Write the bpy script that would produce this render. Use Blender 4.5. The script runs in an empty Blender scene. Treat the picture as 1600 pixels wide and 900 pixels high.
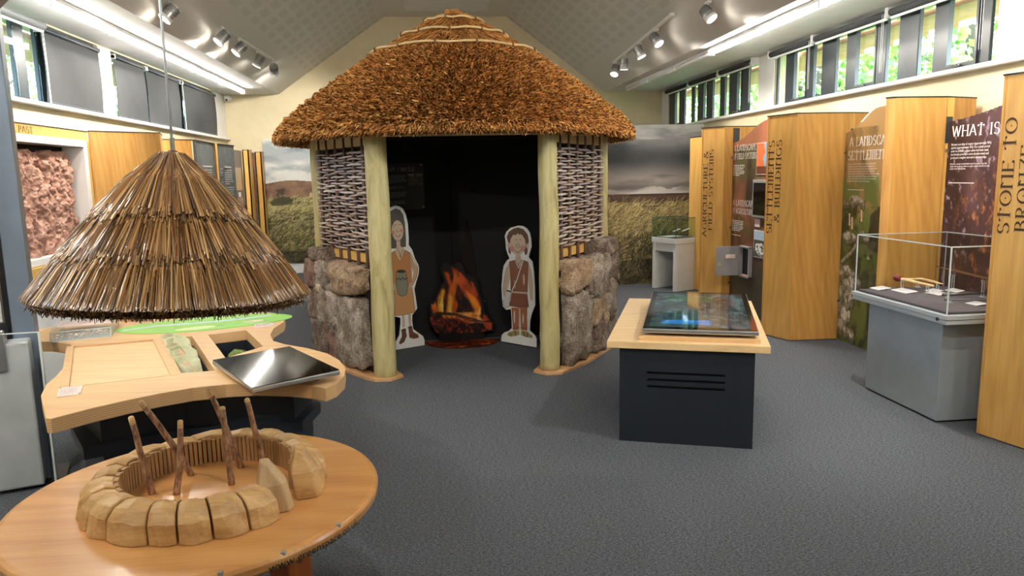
import bpy, bmesh, math, random
import numpy as np
from mathutils import Vector, Matrix, Euler, noise
random.seed(7); RNG = np.random.default_rng(7)
SC = bpy.context.scene
COL = SC.collection
# ---------------------------------------------------------------- camera
cam_d = bpy.data.cameras.new('camera'); cam = bpy.data.objects.new('camera', cam_d); COL.objects.link(cam)
cam_d.sensor_width = 36.0; cam_d.lens = 1150 * 36.0 / 1600; cam_d.clip_start = 0.05; cam_d.clip_end = 200
cam.location = (0, 0, 1.6); cam.rotation_euler = (1.4184548, 0.0191730, -0.1130282)
SC.camera = cam
# ---------------------------------------------------------------- world, exposure
w = bpy.data.worlds.new('sky'); SC.world = w; w.use_nodes = True
nt = w.node_tree; bg = nt.nodes['Background']
sky = nt.nodes.new('ShaderNodeTexSky'); sky.sky_type = 'NISHITA'; sky.sun_disc = False
sky.sun_elevation = math.radians(50); sky.sun_rotation = math.radians(120); sky.air_density = 1.0; sky.dust_density = 2.5
nt.links.new(sky.outputs[0], bg.inputs[0]); bg.inputs[1].default_value = 4.5
vs = SC.view_settings
vs.view_transform = 'Standard'; vs.look = 'None'; vs.gamma = 1.0; vs.use_curve_mapping = False
vs.exposure = 0.5
TUBE_E = 24.0        # strip light brightness
SPOT_W = 110.0        # track spotlight watts
LEFT_X, RIGHT_X, BACK_Y, FRONT_Y = -3.30, 4.16, 12.94, -3.2

# ---------------------------------------------------------------- helpers
def lin(c):
    r = []
    for v in c[:3]:
        v = v / 255.0
        r.append(v / 12.92 if v <= 0.04045 else ((v + 0.055) / 1.055) ** 2.4)
    return (r[0], r[1], r[2], 1.0)
def tag(o, label=None, cat=None, group=None, kind=None):
    if label: o['label'] = label
    if cat: o['category'] = cat
    if group: o['group'] = group
    if kind: o['kind'] = kind
    return o
def empty(name, loc, rz=0, label=None, cat=None, group=None, kind=None):
    o = bpy.data.objects.new(name, None); COL.objects.link(o)
    o.location = loc; o.rotation_euler = (0, 0, rz); o.empty_display_size = .1
    return tag(o, label, cat, group, kind)
def world_inv(parent):
    m = Matrix.Identity(4); p = parent; ch = []
    while p is not None: ch.append(p); p = p.parent
    for q in reversed(ch): m = m @ Matrix.LocRotScale(q.location, q.rotation_euler, q.scale)
    return m.inverted()
class MB:
    def __init__(s): s.v = []; s.f = []; s.c = []; s.m = None
    def add(s, vs, fs, col=None):
        b = len(s.v)
        for p in vs:
            p = Vector(p)
            if s.m is not None: p = s.m @ p
            s.v.append(tuple(p))
        for f in fs: s.f.append(tuple(b + i for i in f)); s.c.append(col)
        return s
    def hexa(s, P, col=None):
        return s.add(P, [(3, 2, 1, 0), (4, 5, 6, 7), (0, 1, 5, 4), (1, 2, 6, 5), (2, 3, 7, 6), (3, 0, 4, 7)], col)
    def box(s, a, b, col=None):
        x0, y0, z0 = [min(p, q) for p, q in zip(a, b)]; x1, y1, z1 = [max(p, q) for p, q in zip(a, b)]
        return s.hexa([(x0, y0, z0), (x1, y0, z0), (x1, y1, z0), (x0, y1, z0), (x0, y0, z1), (x1, y0, z1), (x1, y1, z1), (x0, y1, z1)], col)
    def bar(s, a, b, wd, ht, col=None):          # box from a to b, width wd sideways, ht up
        a = Vector(a); b = Vector(b); d = (b - a).normalized()
        up = Vector((0, 0, 1)) if abs(d.z) < .95 else Vector((0, 1, 0))
        u = d.cross(up).normalized() * wd / 2; v = u.cross(d).normalized() * ht / 2
        return s.hexa([a - u - v, a + u - v, b + u - v, b - u - v, a - u + v, a + u + v, b + u + v, b - u + v], col)
    def prism(s, poly, z0, z1, col=None):
        n = len(poly); A = sum(poly[i][0] * poly[(i + 1) % n][1] - poly[(i + 1) % n][0] * poly[i][1] for i in range(n))
        if A < 0: poly = poly[::-1]
        vs = [(p[0], p[1], z0) for p in poly] + [(p[0], p[1], z1) for p in poly]
        fs = [tuple(range(n - 1, -1, -1)), tuple(range(n, 2 * n))] + [(i, (i + 1) % n, n + (i + 1) % n, n + i) for i in range(n)]
        return s.add(vs, fs, col)
    def lathe(s, prof, n=32, c=(0, 0, 0), closed=False, col=None):
        vs = []
        for r, z in prof:
            for k in range(n):
                a = 2 * math.pi * k / n; vs.append((c[0] + r * math.cos(a), c[1] + r * math.sin(a), c[2] + z))
        fs = []; m = len(prof)
        for i in range(m if closed else m - 1):
            j = (i + 1) % m
            for k in range(n): fs.append((i * n + k, i * n + (k + 1) % n, j * n + (k + 1) % n, j * n + k))
        if not closed:
            if prof[0][0] > 1e-6: fs.append(tuple(range(n - 1, -1, -1)))
            if prof[-1][0] > 1e-6: fs.append(tuple((m - 1) * n + k for k in range(n)))
        return s.add(vs, fs, col)
    def tube(s, path, r, n=8, col=None, closed=False):
        P = [Vector(p) for p in path]; m = len(P); vs = []; fs = []
        rr = r if isinstance(r, (list, tuple)) else [r] * m
        ref = None
        for i in range(m):
            if closed: d = P[(i + 1) % m] - P[i - 1]
            else: d = P[min(i + 1, m - 1)] - P[max(i - 1, 0)]
            d = d.normalized() if d.length > 1e-9 else Vector((0, 0, 1))
            if ref is None: ref = Vector((0, 0, 1)) if abs(d.z) < .9 else Vector((1, 0, 0))
            u = (ref - d * ref.dot(d)).normalized(); ref = u; v = d.cross(u)
            for k in range(n):
                a = 2 * math.pi * k / n; vs.append(P[i] + (u * math.cos(a) + v * math.sin(a)) * rr[i])
        for i in range(m if closed else m - 1):
            j = (i + 1) % m
            for k in range(n): fs.append((i * n + k, i * n + (k + 1) % n, j * n + (k + 1) % n, j * n + k))
        if not closed: fs.append(tuple(range(n - 1, -1, -1))); fs.append(tuple((m - 1) * n + k for k in range(n)))
        return s.add(vs, fs, col)
    def build(s, name, mat, parent=None, bevel=0, smooth=False, local=False, seg=2):
        vs = s.v
        if parent is not None and not local:
            mi = world_inv(parent); vs = [tuple(mi @ Vector(p)) for p in vs]
        me = bpy.data.meshes.new(name); me.from_pydata(vs, [], s.f); me.update()
        if any(c is not None for c in s.c):
            at = me.color_attributes.new('Col', 'FLOAT_COLOR', 'CORNER'); arr = []
            for f, c in zip(s.f, s.c):
                c = c or (1, 1, 1, 1); arr += list(c) * len(f)
            at.data.foreach_set('color', arr)
        o = bpy.data.objects.new(name, me); COL.objects.link(o)
        if isinstance(mat, str): mat = M[mat]
        me.materials.append(mat)
        if parent is not None: o.parent = parent
        if smooth: me.polygons.foreach_set('use_smooth', [True] * len(me.polygons))
        if bevel:
            b = o.modifiers.new('bevel', 'BEVEL'); b.width = bevel; b.segments = seg; b.limit_method = 'ANGLE'; b.angle_limit = math.radians(35)
        return o
def bulk(name, V, F, C, mat, parent=None, smooth=False):
    """V (n,3) world coords, F (m,k) ints, C (m,4) face colours"""
    if parent is not None:
        mi = np.array(world_inv(parent)); V = V @ mi[:3, :3].T + mi[:3, 3]
    me = bpy.data.meshes.new(name); n, (m, k) = len(V), F.shape
    me.vertices.add(n); me.vertices.foreach_set('co', V.astype(np.float32).ravel())
    me.loops.add(m * k); me.loops.foreach_set('vertex_index', F.astype(np.int32).ravel())
    me.polygons.add(m); me.polygons.foreach_set('loop_start', np.arange(0, m * k, k, dtype=np.int32))
    me.polygons.foreach_set('loop_total', np.full(m, k, dtype=np.int32))
    me.update(calc_edges=True)
    if C is not None:
        at = me.color_attributes.new('Col', 'FLOAT_COLOR', 'CORNER'); at.data.foreach_set('color', np.repeat(C, k, axis=0).astype(np.float32).ravel())
    if smooth: me.polygons.foreach_set('use_smooth', [True] * m)
    me.validate()
    o = bpy.data.objects.new(name, me); COL.objects.link(o); me.materials.append(M[mat] if isinstance(mat, str) else mat)
    if parent is not None: o.parent = parent
    return o
def copy_tree(o, parent=None):
    c = o.copy(); COL.objects.link(c)
    if parent is not None: c.parent = parent
    for ch in list(o.children): copy_tree(ch, c)
    return c
def cut(o, boxes, parent=None):
    """boolean holes cut out of o (mesh in its final local frame)"""
    cu = boxes.build('cutter', 'plain_black', parent)
    for m in list(o.modifiers): pass
    b = o.modifiers.new('cut', 'BOOLEAN'); b.operation = 'DIFFERENCE'; b.object = cu; b.solver = 'EXACT'
    if len(o.modifiers) > 1: o.modifiers.move(len(o.modifiers) - 1, 0)
    bev = [m for m in o.modifiers if m.type == 'BEVEL']
    for m in bev: m.show_viewport = False
    bpy.context.view_layer.update()
    dg = bpy.context.evaluated_depsgraph_get()
    me = bpy.data.meshes.new_from_object(o.evaluated_get(dg)); me.name = o.name
    o.modifiers.remove(b); o.data = me
    for m in bev: m.show_viewport = True
    bpy.data.objects.remove(cu)
    return o
# ---------------------------------------------------------------- materials
M = {}
class NB:
    def __init__(s, name):
        s.m = bpy.data.materials.new(name); s.m.use_nodes = True; s.t = s.m.node_tree; s.p = s.t.nodes['Principled BSDF']; M[name] = s.m
    def n(s, t, **k):
        x = s.t.nodes.new('ShaderNode' + t)
        for a, b in k.items(): setattr(x, a, b)
        return x
    def l(s, a, b): s.t.links.new(a, b)
    def coord(s, scale=(1, 1, 1), rot=(0, 0, 0), kind='Object'):
        tc = s.n('TexCoord'); mp = s.n('Mapping'); mp.inputs['Scale'].default_value = scale; mp.inputs['Rotation'].default_value = rot
        s.l(tc.outputs[kind], mp.inputs[0]); return mp.outputs[0]
    def noise(s, vec, scale, detail=4, rough=.55, dist=0):
        x = s.n('TexNoise'); x.inputs['Scale'].default_value = scale; x.inputs['Detail'].default_value = detail
        x.inputs['Roughness'].default_value = rough; x.inputs['Distortion'].default_value = dist
        if vec is not None: s.l(vec, x.inputs['Vector'])
        return x.outputs['Fac']
    def ramp(s, fac, stops):
        r = s.n('ValToRGB'); e = r.color_ramp.elements
        while len(e) < len(stops): e.new(.5)
        for i, (p, c) in enumerate(stops): e[i].position = p; e[i].color = lin(c) if len(c) == 3 else c
        s.l(fac, r.inputs[0]); return r.outputs[0]
    def mix(s, fac, a, b, mode='MIX'):
        x = s.n('Mix', data_type='RGBA', blend_type=mode)
        for v, i in ((fac, 0), (a, 6), (b, 7)):
            if hasattr(v, 'node'): s.l(v, x.inputs[i])
            elif i == 0: x.inputs[0].default_value = v
            else: x.inputs[i].default_value = lin(v) if len(v) == 3 else v
        return x.outputs[2]
    def math(s, op, a, b=None, c=None):
        x = s.n('Math', operation=op)
        for i, v in enumerate((a, b, c)):
            if v is None: continue
            if hasattr(v, 'node'): s.l(v, x.inputs[i])
            else: x.inputs[i].default_value = v
        return x.outputs[0]
    def bump(s, h, strength=.3, dist=.01):
        b = s.n('Bump'); b.inputs['Strength'].default_value = strength; b.inputs['Distance'].default_value = dist
        s.l(h, b.inputs['Height']); s.l(b.outputs[0], s.p.inputs['Normal'])
    def base(s, c, rough=.5, metal=0, spec=None):
        if hasattr(c, 'node'): s.l(c, s.p.inputs['Base Color'])
        else: s.p.inputs['Base Color'].default_value = lin(c)
        if hasattr(rough, 'node'): s.l(rough, s.p.inputs['Roughness'])
        else: s.p.inputs['Roughness'].default_value = rough
        s.p.inputs['Metallic'].default_value = metal
        if spec is not None: s.p.inputs['Specular IOR Level'].default_value = spec
def plain(name, c, rough=.5, metal=0, spec=None, var=.06, bump=0, vs=6):
    b = NB(name); f = b.noise(b.coord(), vs, 3)
    d = tuple(max(0, v * (1 - var)) for v in c); e = tuple(min(255, v * (1 + var)) for v in c)
    b.base(b.ramp(f, [(.3, d), (.7, e)]), rough, metal, spec)
    if bump: b.bump(b.noise(b.coord(), 180, 3), bump, .002)
    return b
def wood(name, c1, c2, axis=2, rough=.35, fine=1.0, ring=3.0, plank=0, coat=0, dirs=(1, 1)):
    b = NB(name); st = [9, 9, 9]; st[axis] = .7
    v = b.coord(tuple(st)); f1 = b.noise(v, 1.0 * fine, 6, .6, .6)
    st2 = [60, 60, 60]; st2[axis] = 2.0; f2 = b.noise(b.coord(tuple(st2)), 1.5 * fine, 3, .7)
    st3 = [2.2, 2.2, 2.2]; st3[axis] = .35
    wv = b.n('TexWave', wave_type='BANDS', bands_direction='DIAGONAL'); wv.inputs['Scale'].default_value = ring; wv.inputs['Distortion'].default_value = 9; wv.inputs['Detail'].default_value = 2; wv.inputs['Detail Scale'].default_value = .8
    b.l(b.coord(tuple(st3)), wv.inputs['Vector'])
    f = b.math('ADD', b.math('MULTIPLY', f1, .55), b.math('MULTIPLY', f2, .35)); f = b.math('ADD', f, b.math('MULTIPLY', wv.outputs['Fac'], .10))
    c = b.ramp(f, [(.3, c1), (.68, c2)])
    if plank:
        s2 = [plank * dirs[0], plank * dirs[1], 0.0]
        w2 = b.n('TexWhiteNoise', noise_dimensions='1D'); sx = b.n('SeparateXYZ'); b.l(b.coord(tuple(s2)), sx.inputs[0])
        b.l(b.math('FLOOR', b.math('ADD', sx.outputs[0], sx.outputs[1])), w2.inputs['W'])
        c = b.mix(b.math('MULTIPLY', w2.outputs['Value'], .32), c, tuple(int(q * .76) for q in c1))
    b.base(c, rough); b.bump(f2, .08, .001)
    if coat: b.p.inputs['Coat Weight'].default_value = coat; b.p.inputs['Coat Roughness'].default_value = .12
    return b
def vcol(name, rough=.5, spec=.5, bump=0, var=0, coat=0):
    b = NB(name); a = b.n('VertexColor'); a.layer_name = 'Col'; c = a.outputs['Color']
    if var: c = b.mix(b.math('MULTIPLY', b.noise(b.coord(), 40, 3), var), c, (20, 14, 8))
    b.base(c, rough, 0, spec)
    if bump: b.bump(b.noise(b.coord(), 300, 2), bump, .002)
    if coat: b.p.inputs['Coat Weight'].default_value = coat; b.p.inputs['Coat Roughness'].default_value = .08
    return b
def emit(name, c, e):
    b = NB(name); b.base(c, .4); b.p.inputs['Emission Color'].default_value = lin(c); b.p.inputs['Emission Strength'].default_value = e
def glass(name, tint=(245, 250, 250), refl=1.0, base_r=.03):
    b = NB(name); b.t.nodes.remove(b.p); out = b.t.nodes['Material Output']
    tr = b.n('BsdfTransparent'); tr.inputs[0].default_value = lin(tint); gl = b.n('BsdfGlossy'); gl.inputs['Roughness'].default_value = .02
    lw = b.n('LayerWeight'); lw.inputs[0].default_value = .35
    f = b.math('MULTIPLY_ADD', b.math('POWER', lw.outputs['Facing'], 3.5), .55 * refl, base_r)
    mx = b.n('MixShader'); b.l(f, mx.inputs[0]); b.l(tr.outputs[0], mx.inputs[1]); b.l(gl.outputs[0], mx.inputs[2]); b.l(mx.outputs[0], out.inputs[0])
plain('plain_black', (16, 18, 24), .55)
plain('cream_wall', (220, 207, 175), .8, var=.015, bump=.1)
plain('white_paint', (232, 232, 230), .55, var=.015)
plain('soffit_paint', (226, 226, 226), .6, var=.02)
plain('white_gloss', (236, 236, 236), .3, var=.01)
plain('anthracite', (50, 58, 66), .35, var=.05)
plain('blind_fabric', (66, 68, 71), .85, var=.03, bump=.15)
plain('black_body', (22, 29, 40), .5, var=.05, bump=.06)
plain('black_plastic', (18, 19, 22), .35)
plain('black_panel', (14, 16, 20), .8, var=.1)
plain('dark_grey_panel', (38, 40, 43), .45, var=.04)
plain('grey_case', (146, 154, 160), .42, var=.03)
plain('case_trim', (170, 178, 182), .35, var=.02)
plain('white_case', (222, 224, 222), .4, var=.02)
plain('mid_grey', (120, 124, 128), .5, var=.03)
plain('case_bed', (84, 78, 84), .85, var=.05, bump=.2)
plain('label_white', (228, 224, 228), .5, var=.02)
plain('pink_label', (226, 206, 204), .5, var=.05, vs=60)
plain('aluminium', (196, 198, 202), .28, .85, var=.03)
plain('steel', (176, 178, 180), .22, 1.0, var=.03)
plain('post_blue', (100, 113, 130), .38, .1, var=.05)
plain('post_grey', (190, 194, 198), .42, .1, var=.04)
plain('screen_black', (6, 8, 10), .06, var=.2)
plain('bronze', (120, 92, 60), .35, .5, var=.1)
plain('bone', (226, 190, 140), .5, var=.1, vs=30)
plain('red_cord', (110, 26, 28), .6, var=.1)
plain('steel_tip', (110, 110, 112), .35, .8)
plain('pvc_white', (238, 238, 236), .4, var=.01)
plain('plaster_grey', (204, 204, 200), .7, var=.04, bump=.2)
plain('black_cloth', (17, 18, 21), .9, var=.2, bump=.3)
plain('twine', (206, 178, 132), .8, var=.1)
plain('lead_dark', (30, 22, 16), .9)
plain('letter_brown', (70, 44, 22), .7, var=.05)
plain('letter_black', (26, 24, 24), .6)
plain('letter_white', (240, 238, 234), .5, var=.01)
plain('letter_grey', (150, 150, 146), .5, var=.01)
plain('leaf_text', (214, 210, 200), .5, var=.01)
plain('picture_frame_grey', (146, 146, 148), .4, var=.04)
plain('orange_eave', (196, 150, 122), .7, var=.08)
plain('grass_out', (70, 96, 40), .95, var=.2)
plain('bark', (84, 70, 54), .9, var=.2, bump=.5)
plain('red_clay', (178, 138, 120), .9)
glass('window_glass', (235, 245, 248), 1.0, .06)
glass('acrylic', (251, 252, 252), .8, .015)
glass('case_glass', (238, 246, 243), .8, .02)
b = NB('acrylic_edge'); b.base((214, 224, 224), .2); b.p.inputs['Alpha'].default_value = .8
emit('tube_lit', (255, 250, 240), TUBE_E)
plain('tube_off', (214, 216, 218), .45, var=.02)
emit('lamp_lit', (255, 244, 224), 40.0)
wood('oak_panel', (190, 138, 66), (226, 178, 100), 2, .38, plank=7.5)
wood('oak_plain', (178, 126, 60), (214, 164, 90), 2, .38, ring=4.2)
wood('oak_bright', (206, 152, 74), (236, 190, 108), 2, .4)
wood('ply_x', (202, 160, 112), (222, 186, 138), 0, .42)
wood('ply_pale', (212, 176, 126), (230, 200, 152), 0, .4)
wood('round_top', (196, 134, 74), (224, 170, 106), 0, .32, coat=.35, ring=2.5)
wood('leg_wood', (136, 70, 26), (178, 100, 44), 2, .35)
wood('carved', (166, 122, 70), (222, 184, 130), 0, .42, fine=1.5)
wood('carved_pale', (164, 134, 96), (214, 184, 144), 2, .5)
wood('slat', (156, 118, 76), (196, 156, 108), 2, .6)
wood('beam_wood', (182, 166, 124), (206, 192, 152), 0, .6)
wood('board_edge', (186, 138, 92), (214, 172, 126), 0, .6)
wood('yellow_strip', (206, 160, 84), (228, 188, 112), 0, .45)
# ply edge with layers
b = NB('ply_edge'); sx = b.n('SeparateXYZ'); b.l(b.coord(kind='Object'), sx.inputs[0])
b.base(b.mix(b.math('GREATER_THAN', b.math('FRACT', b.math('MULTIPLY', sx.outputs[2], 110)), .5), (190, 150, 104), (214, 178, 132)), .55)
# peeled log
b = NB('log'); v = b.coord((14, 14, 2.2)); f = b.noise(v, 1, 6, .65, 1.2); f2 = b.noise(b.coord((40, 40, 5)), 1, 3)
c = b.ramp(f, [(.3, (146, 130, 82)), (.5, (186, 172, 122)), (.72, (206, 194, 150))]); g = b.noise(b.coord((3, 3, 1)), 1.2, 2)
c = b.mix(b.math('MULTIPLY', g, .35), c, (150, 146, 92)); b.base(c, .6); b.bump(b.math('ADD', f, b.math('MULTIPLY', f2, .5)), .5, .01)
# withies
b = NB('withy'); f = b.noise(b.coord((30, 30, 30)), 1, 4, .7); a = b.n('VertexColor'); a.layer_name = 'Col'
b.base(b.mix(b.math('MULTIPLY', f, .5), a.outputs[0], (92, 76, 72)), .65); b.bump(f, .4, .004)
# stick with bark
b = NB('stick_bark'); f = b.noise(b.coord((60, 60, 22)), 1, 5, .7); b.base(b.ramp(f, [(.35, (92, 64, 48)), (.5, (160, 122, 96)), (.66, (200, 170, 142))]), .6); b.bump(f, .7, .004)
# granite
for nm, c0, c1, c2 in (('granite', (92, 80, 70), (150, 136, 122), (206, 196, 186)), ('granite_dark', (70, 58, 52), (122, 104, 92), (178, 164, 152)), ('granite_rust', (108, 84, 62), (166, 138, 110), (206, 190, 168)), ('granite_red', (84, 60, 52), (136, 104, 92), (170, 146, 134))):
    b = NB(nm); f = b.noise(b.coord(), 7, 8, .7, .6); g = b.noise(b.coord(), 60, 4, .8); h = b.math('ADD', b.math('MULTIPLY', f, .5), b.math('MULTIPLY', g, .5))
    b.base(b.ramp(h, [(.40, c0), (.5, c1), (.60, c2)]), .85); b.bump(b.math('ADD', f, b.math('MULTIPLY', g, .6)), .9, .02)
# red earth
b = NB('red_earth'); f = b.noise(b.coord(), 10, 8, .7); b.base(b.ramp(f, [(.3, (134, 90, 76)), (.5, (190, 144, 126)), (.68, (220, 182, 164))]), .9); b.bump(f, .8, .02)
# carpet
b = NB('carpet'); v = b.coord(); f = b.noise(v, 120, 4, .85); g = b.noise(v, 3, 3); h = b.noise(b.coord((40, 110, 60)), 1.4, 3, .8)
c = b.ramp(b.math('ADD', b.math('MULTIPLY', f, .6), b.math('MULTIPLY', h, .4)), [(.42, (46, 49, 56)), (.58, (116, 121, 130))])
sx = b.n('SeparateXYZ'); b.l(v, sx.inputs[0]); lx = b.math('LESS_THAN', b.math('FRACT', b.math('MULTIPLY', sx.outputs[0], 2)), .006); ly = b.math('LESS_THAN', b.math('FRACT', b.math('MULTIPLY', sx.outputs[1], 2)), .006)
c = b.mix(b.math('MULTIPLY', b.math('MAXIMUM', lx, ly), .25), c, (50, 52, 56)); c = b.mix(b.math('MULTIPLY', g, .2), c, (84, 86, 90))
b.base(c, .95, spec=.15); b.bump(f, .5, .004)
# ceiling with slots
def ceil_mat(name, s0x, s0z, dx, dz, lo):
    b = NB(name); sx = b.n('SeparateXYZ'); b.l(b.coord(), sx.inputs[0]); X, Y, Z = sx.outputs
    s = b.math('ADD', b.math('MULTIPLY', b.math('SUBTRACT', X, s0x), dx), b.math('MULTIPLY', b.math('SUBTRACT', Z, s0z), dz))
    m = b.math('LESS_THAN', b.math('FRACT', b.math('MULTIPLY', Y, 1 / .040)), .42)
    m = b.math('MULTIPLY', m, b.math('LESS_THAN', b.math('FRACT', b.math('MULTIPLY', Y, 1 / .44)), .62))
    m = b.math('MULTIPLY', m, b.math('LESS_THAN', b.math('FRACT', b.math('MULTIPLY', s, 1 / .15)), .68))
    m = b.math('MULTIPLY', m, b.math('GREATER_THAN', s, lo)); m = b.math('MULTIPLY', m, b.math('LESS_THAN', s, 2.05))
    b.base(b.mix(b.math('MULTIPLY', m, .36), (210, 208, 205), (96, 94, 92)), .5); b.bump(b.math('SUBTRACT', 1, m), .3, .004)
dl = Vector((1.79, 0, 1.25)).normalized(); dr = Vector((-1.715, 0, 1.26)).normalized()
ceil_mat('ceiling_left', -2.41, 0.0, dl.x, dl.z, .62); ceil_mat('ceiling_right', 3.125, 0.0, dr.x, dr.z, .62)
plain('ceiling_flat', (214, 212, 206), .6, var=.02)
vcol('print', .38); vcol('print_matte', .7); vcol('leaves', .7); vcol('thatch', .9, .15); vcol('reed', .2, .7, coat=1.0); vcol('paint_flat', .6); vcol('print_dim', .75, .2)
b = NB('slate_board'); f = b.noise(b.coord((5, 5, 5)), 1, 8, .75, 1.5); b.base(b.ramp(f, [(.42, (70, 74, 76)), (.62, (96, 100, 102)), (.75, (170, 174, 174))]), .4)
# ---------------------------------------------------------------- raster painting (arrays -> coloured mesh grids)
def vnoise(h, w, cells, seed):
    r = np.random.default_rng(seed); g = r.random((int(cells[0]) + 2, int(cells[1]) + 2))
    y = np.linspace(0, cells[0], h, endpoint=False); x = np.linspace(0, cells[1], w, endpoint=False)
    yi = y.astype(int); xi = x.astype(int); fy = y - yi; fx = x - xi; fy = fy * fy * (3 - 2 * fy); fx = fx * fx * (3 - 2 * fx)
    a = g[yi][:, xi]; b_ = g[yi][:, xi + 1]; c = g[yi + 1][:, xi]; d = g[yi + 1][:, xi + 1]
    return (a * (1 - fx) + b_ * fx) * (1 - fy[:, None]) + (c * (1 - fx) + d * fx) * fy[:, None]
def fbm(h, w, cells, seed, oct=5, gain=.55):
    o = np.zeros((h, w)); a = 1; t = 0
    for i in range(oct): o += a * vnoise(h, w, (cells[0] * 2 ** i, cells[1] * 2 ** i), seed + i); t += a; a *= gain
    return o / t
def lerp(A, c, m): return A + (np.array(c, float) - A) * np.clip(m, 0, 1)[..., None]
def inpoly(h, w, pts):
    Y, X = np.mgrid[0:h, 0:w]; Y = (Y + .5) / h; X = (X + .5) / w; r = np.zeros((h, w), bool); n = len(pts)
    for i in range(n):
        x0, y0 = pts[i]; x1, y1 = pts[(i + 1) % n]
        if y0 == y1: continue
        c = ((y0 > Y) != (y1 > Y)) & (X < (x1 - x0) * (Y - y0) / (y1 - y0) + x0); r ^= c
    return r
def blur(m, k):
    m = m.astype(float)
    for _ in range(k): 
        p = np.pad(m, 1, mode='edge'); m = (p[:-2, 1:-1] + p[2:, 1:-1] + p[1:-1, :-2] + p[1:-1, 2:] + 2 * p[1:-1, 1:-1]) / 6
    return m
def strokes(A, n, box, length, cols, ang, seed, spread=.5, alpha=.6):
    r = np.random.default_rng(seed); h, w, _ = A.shape
    for _ in range(n):
        x = r.uniform(box[0], box[2]) * w; y = r.uniform(box[1], box[3]) * h; a = ang + r.normal() * spread; L = length * r.uniform(.5, 1.4)
        c = np.array(cols[r.integers(len(cols))], float) * r.uniform(.8, 1.15); cv = r.normal() * .03
        for k in range(int(L)):
            xi, yi = int(x), int(y)
            if 0 <= xi < w and 0 <= yi < h: A[yi, xi] = A[yi, xi] * (1 - alpha) + c * alpha
            x += math.cos(a); y -= math.sin(a); a += cv
def canvas(name, A, org, u, v, size, mat, parent, mask=None):
    """A rows top->bottom; org = lower-left corner (world), u right, v up"""
    h, w, _ = A.shape; org = np.array(org, float); u = np.array(u, float); v = np.array(v, float)
    X = np.linspace(0, size[0], w + 1); Y = np.linspace(size[1], 0, h + 1)
    V = org + X[None, :, None] * u + Y[:, None, None] * v; V = V.reshape(-1, 3)
    i = np.arange(h)[:, None] * (w + 1) + np.arange(w)[None, :]; F = np.stack([i + w + 1, i + w + 2, i + 1, i], -1)
    s = np.clip(A, 0, 255) / 255.; Lc = np.where(s <= .04045, s / 12.92, ((s + .055) / 1.055) ** 2.4); C = np.concatenate([Lc, np.ones((h, w, 1))], -1)
    if mask is not None: F = F[mask]; C = C[mask]
    F = F.reshape(-1, 4); C = C.reshape(-1, 4)
    used = np.unique(F); rm = np.zeros(len(V), int); rm[used] = np.arange(len(used))
    return bulk(name, V[used], rm[F], C, mat, parent)
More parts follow.
